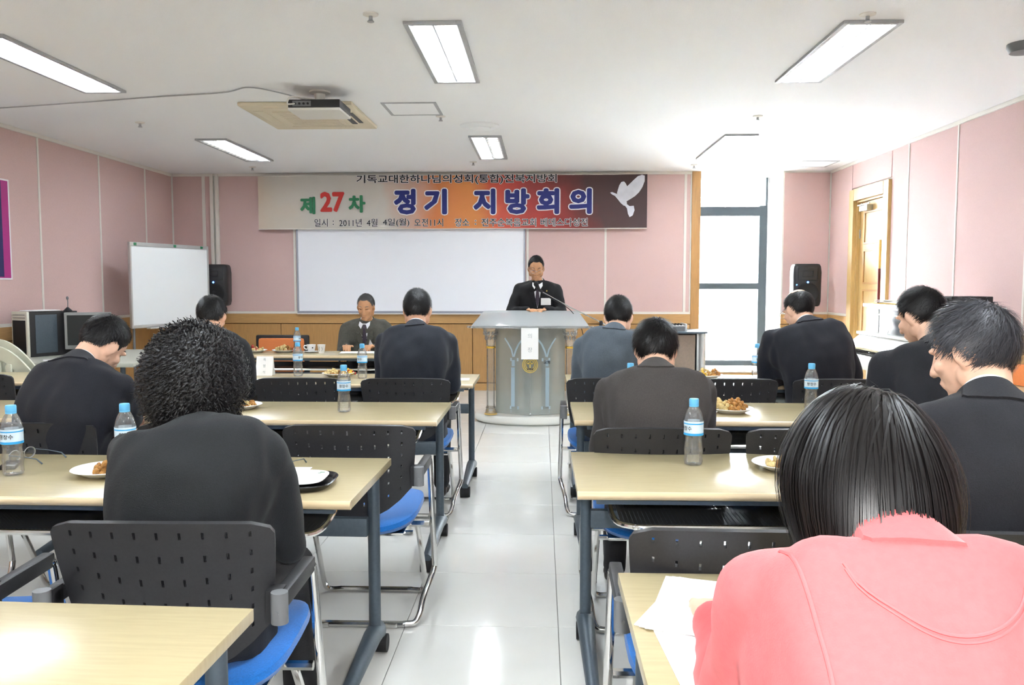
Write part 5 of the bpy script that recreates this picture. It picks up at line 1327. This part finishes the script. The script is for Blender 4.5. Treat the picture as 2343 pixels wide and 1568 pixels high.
# seated man at the head table (faces the room)
hp_ = (-1.70, 8.07)
p = person('grey-haired man in a tweed jacket seated at the head table', hp_, (-1.70, 8.0, .975), (-1.685, 7.90, 1.122), hp=22, hy=-4, facing=180, sh=.20, jacket='suit_tweed', hair=('crew', 'hair_grey'), skin='skin_tan',
           hands=(W(-1.58, 7.66, .76, hp_), W(-1.82, 7.66, .76, hp_)), seed=2, hunch=.03, fill=False, bulk=1.08)
neckwear(p, vest='suit_black'); p['drape']('name_badge', 'paper', [(-.13, -.20), (-.05, -.165), (-.035, -.23), (-.09, -.26)], .012)
# front row
hp_ = (-.755, 4.78)
person('man in a dark blue suit seen from behind, left of the aisle', hp_, (-.738, 4.86, 1.062), (-.747, 4.97, 1.187), hp=20, hy=2, sh=.19, jacket='suit_blue', hair=('short', 'hair_black'), seed=3, hunch=.06, bulk=1.05)
hp_ = (.40, 4.82)
person('man in a blue-grey suit bowing in front of the lectern', hp_, (.425, 4.88, 1.040), (.459, 5.0, 1.147), hp=24, hy=-8, sh=.185, jacket='suit_slate', hair=('short', 'hair_black'), skin='skin_pale', seed=4, hunch=.06, shirt=None)
hp_ = (1.63, 4.83)
person('balding man in a navy suit looking down to the left', hp_, (1.545, 4.90, 1.082), (1.530, 5.02, 1.187), hp=26, hy=26, sh=.20, jacket='suit_navy', hair=('bald', 'hair_black'), skin='skin_pale', seed=5, hunch=.06, glasses=True, elbow_out=.7, bulk=1.12, sroll=2)
hp_ = (-1.98, 4.80)
person('man with black hair mostly hidden behind the curly-haired woman', hp_, (-1.975, 4.88, 1.025), (-2.012, 5.0, 1.145), hp=24, sh=.185, jacket='suit_black', hair=('short', 'hair_black'), seed=6)
# second row
hp_ = (.45, 3.24)
person('man in a brown-grey jacket with head bowed, seen from behind', hp_, (.446, 3.27, .975), (.464, 3.40, 1.073), hp=36, hy=-3, sh=.188, jacket='suit_charcoal', hair=('thick', 'hair_dark'), skin='skin_pale', seed=7, hunch=.07, shirt=None, bulk=1.02)
hp_ = (1.62, 3.28)
person('man in a black suit with face turned left, before the piano', hp_, (1.60, 3.45, 1.065), (1.610, 3.60, 1.205), hp=24, hy=28, sh=.19, jacket='suit_dark', hair=('short', 'hair_black'), skin='skin_pale', seed=8, hunch=.05, shirt=None)
hp_ = (-1.93, 3.26)
person('man in a navy suit bowing deeply to the right', hp_, (-1.83, 3.22, 1.00), (-1.822, 3.39, 1.09), hp=46, hy=-30, hr=12, sh=.18, jacket='suit_navy', hair=('crew', 'hair_black'), skin='skin_pale', seed=9, hunch=.08, syaw=-14)
# third row
hp_ = (-.865, 1.985)
p10 = person('woman with curly black hair and a charcoal cardigan, seen from behind', hp_, (-.862, 2.02, .972), (-.905, 2.13, 1.068), hp=14, hy=8, sh=.178, jacket='cardigan', hair=('curly', 'hair_black'), skin='skin_pale', seed=10, hunch=.05, shirt=None, collar=None, bulk=1.0)
hp_ = (1.12, 2.0)
person('man with greying hair in a dark suit at the right edge, face turned left', hp_, (1.065, 2.02, 1.045), (1.092, 2.15, 1.170), hp=20, hy=40, sh=.195, jacket='suit_dark', hair=('thick', 'hair_greying'), skin='skin_pale', seed=11, hunch=.05, bulk=1.05)
# nearest row: woman in red
hp_ = (.47, .86)
p9 = person('woman with a dark bob in a red wool jacket, nearest the camera', hp_, (.452, 1.06, .978), (.460, 1.195, 1.066), hp=38, hy=-2, hr=4, sh=.166, jacket='red_wool', hair=('bob', 'hair_dark'), skin='skin_pale', seed=12, hunch=.05, shirt=None, collar='stand', bulk=.95,
            hands=((-.16, .60, .745), (.10, .56, .745)), elbow_out=.10, drop=.040)
# sewn seams on the red jacket: curved yoke and raised shoulder seams
def seam(p, pts, r=.0035, m='red_seam', name='seam'):
    """pts: (sideways, distance down the back from the collar)"""
    q = MB(); P = []; H = V(0, 0, .525); sd = (H - p['F'] * .08 - p['N']).normalized(); nr = p['SX'].cross(sd).normalized()
    if nr.dot(p['F']) > 0: nr = -nr
    for x, t in pts:
        h = p['bvh'].ray_cast(p['N'] + p['SX'] * x + sd * t + nr * .4, -nr)
        if h[0] is not None: P.append(h[0] + nr * .001)
    if len(P) > 2: q.tube(P, r, 6); obj(name, q, m, p['root'])
n = 24
for dt, rr in ((0, .0022), (.007, .0016)): seam(p9, [(-.10 + .21 * k / n, .02 + dt + .085 * math.sin(PI * k / n) ** .7) for k in range(n + 1)], rr)
for s in (-1, 1): seam(p9, [(s * (.150 - .010 * math.sin(PI * k / n)), -.01 + .30 * k / n) for k in range(n + 1)], .0028)
S.collection.children.link(C)
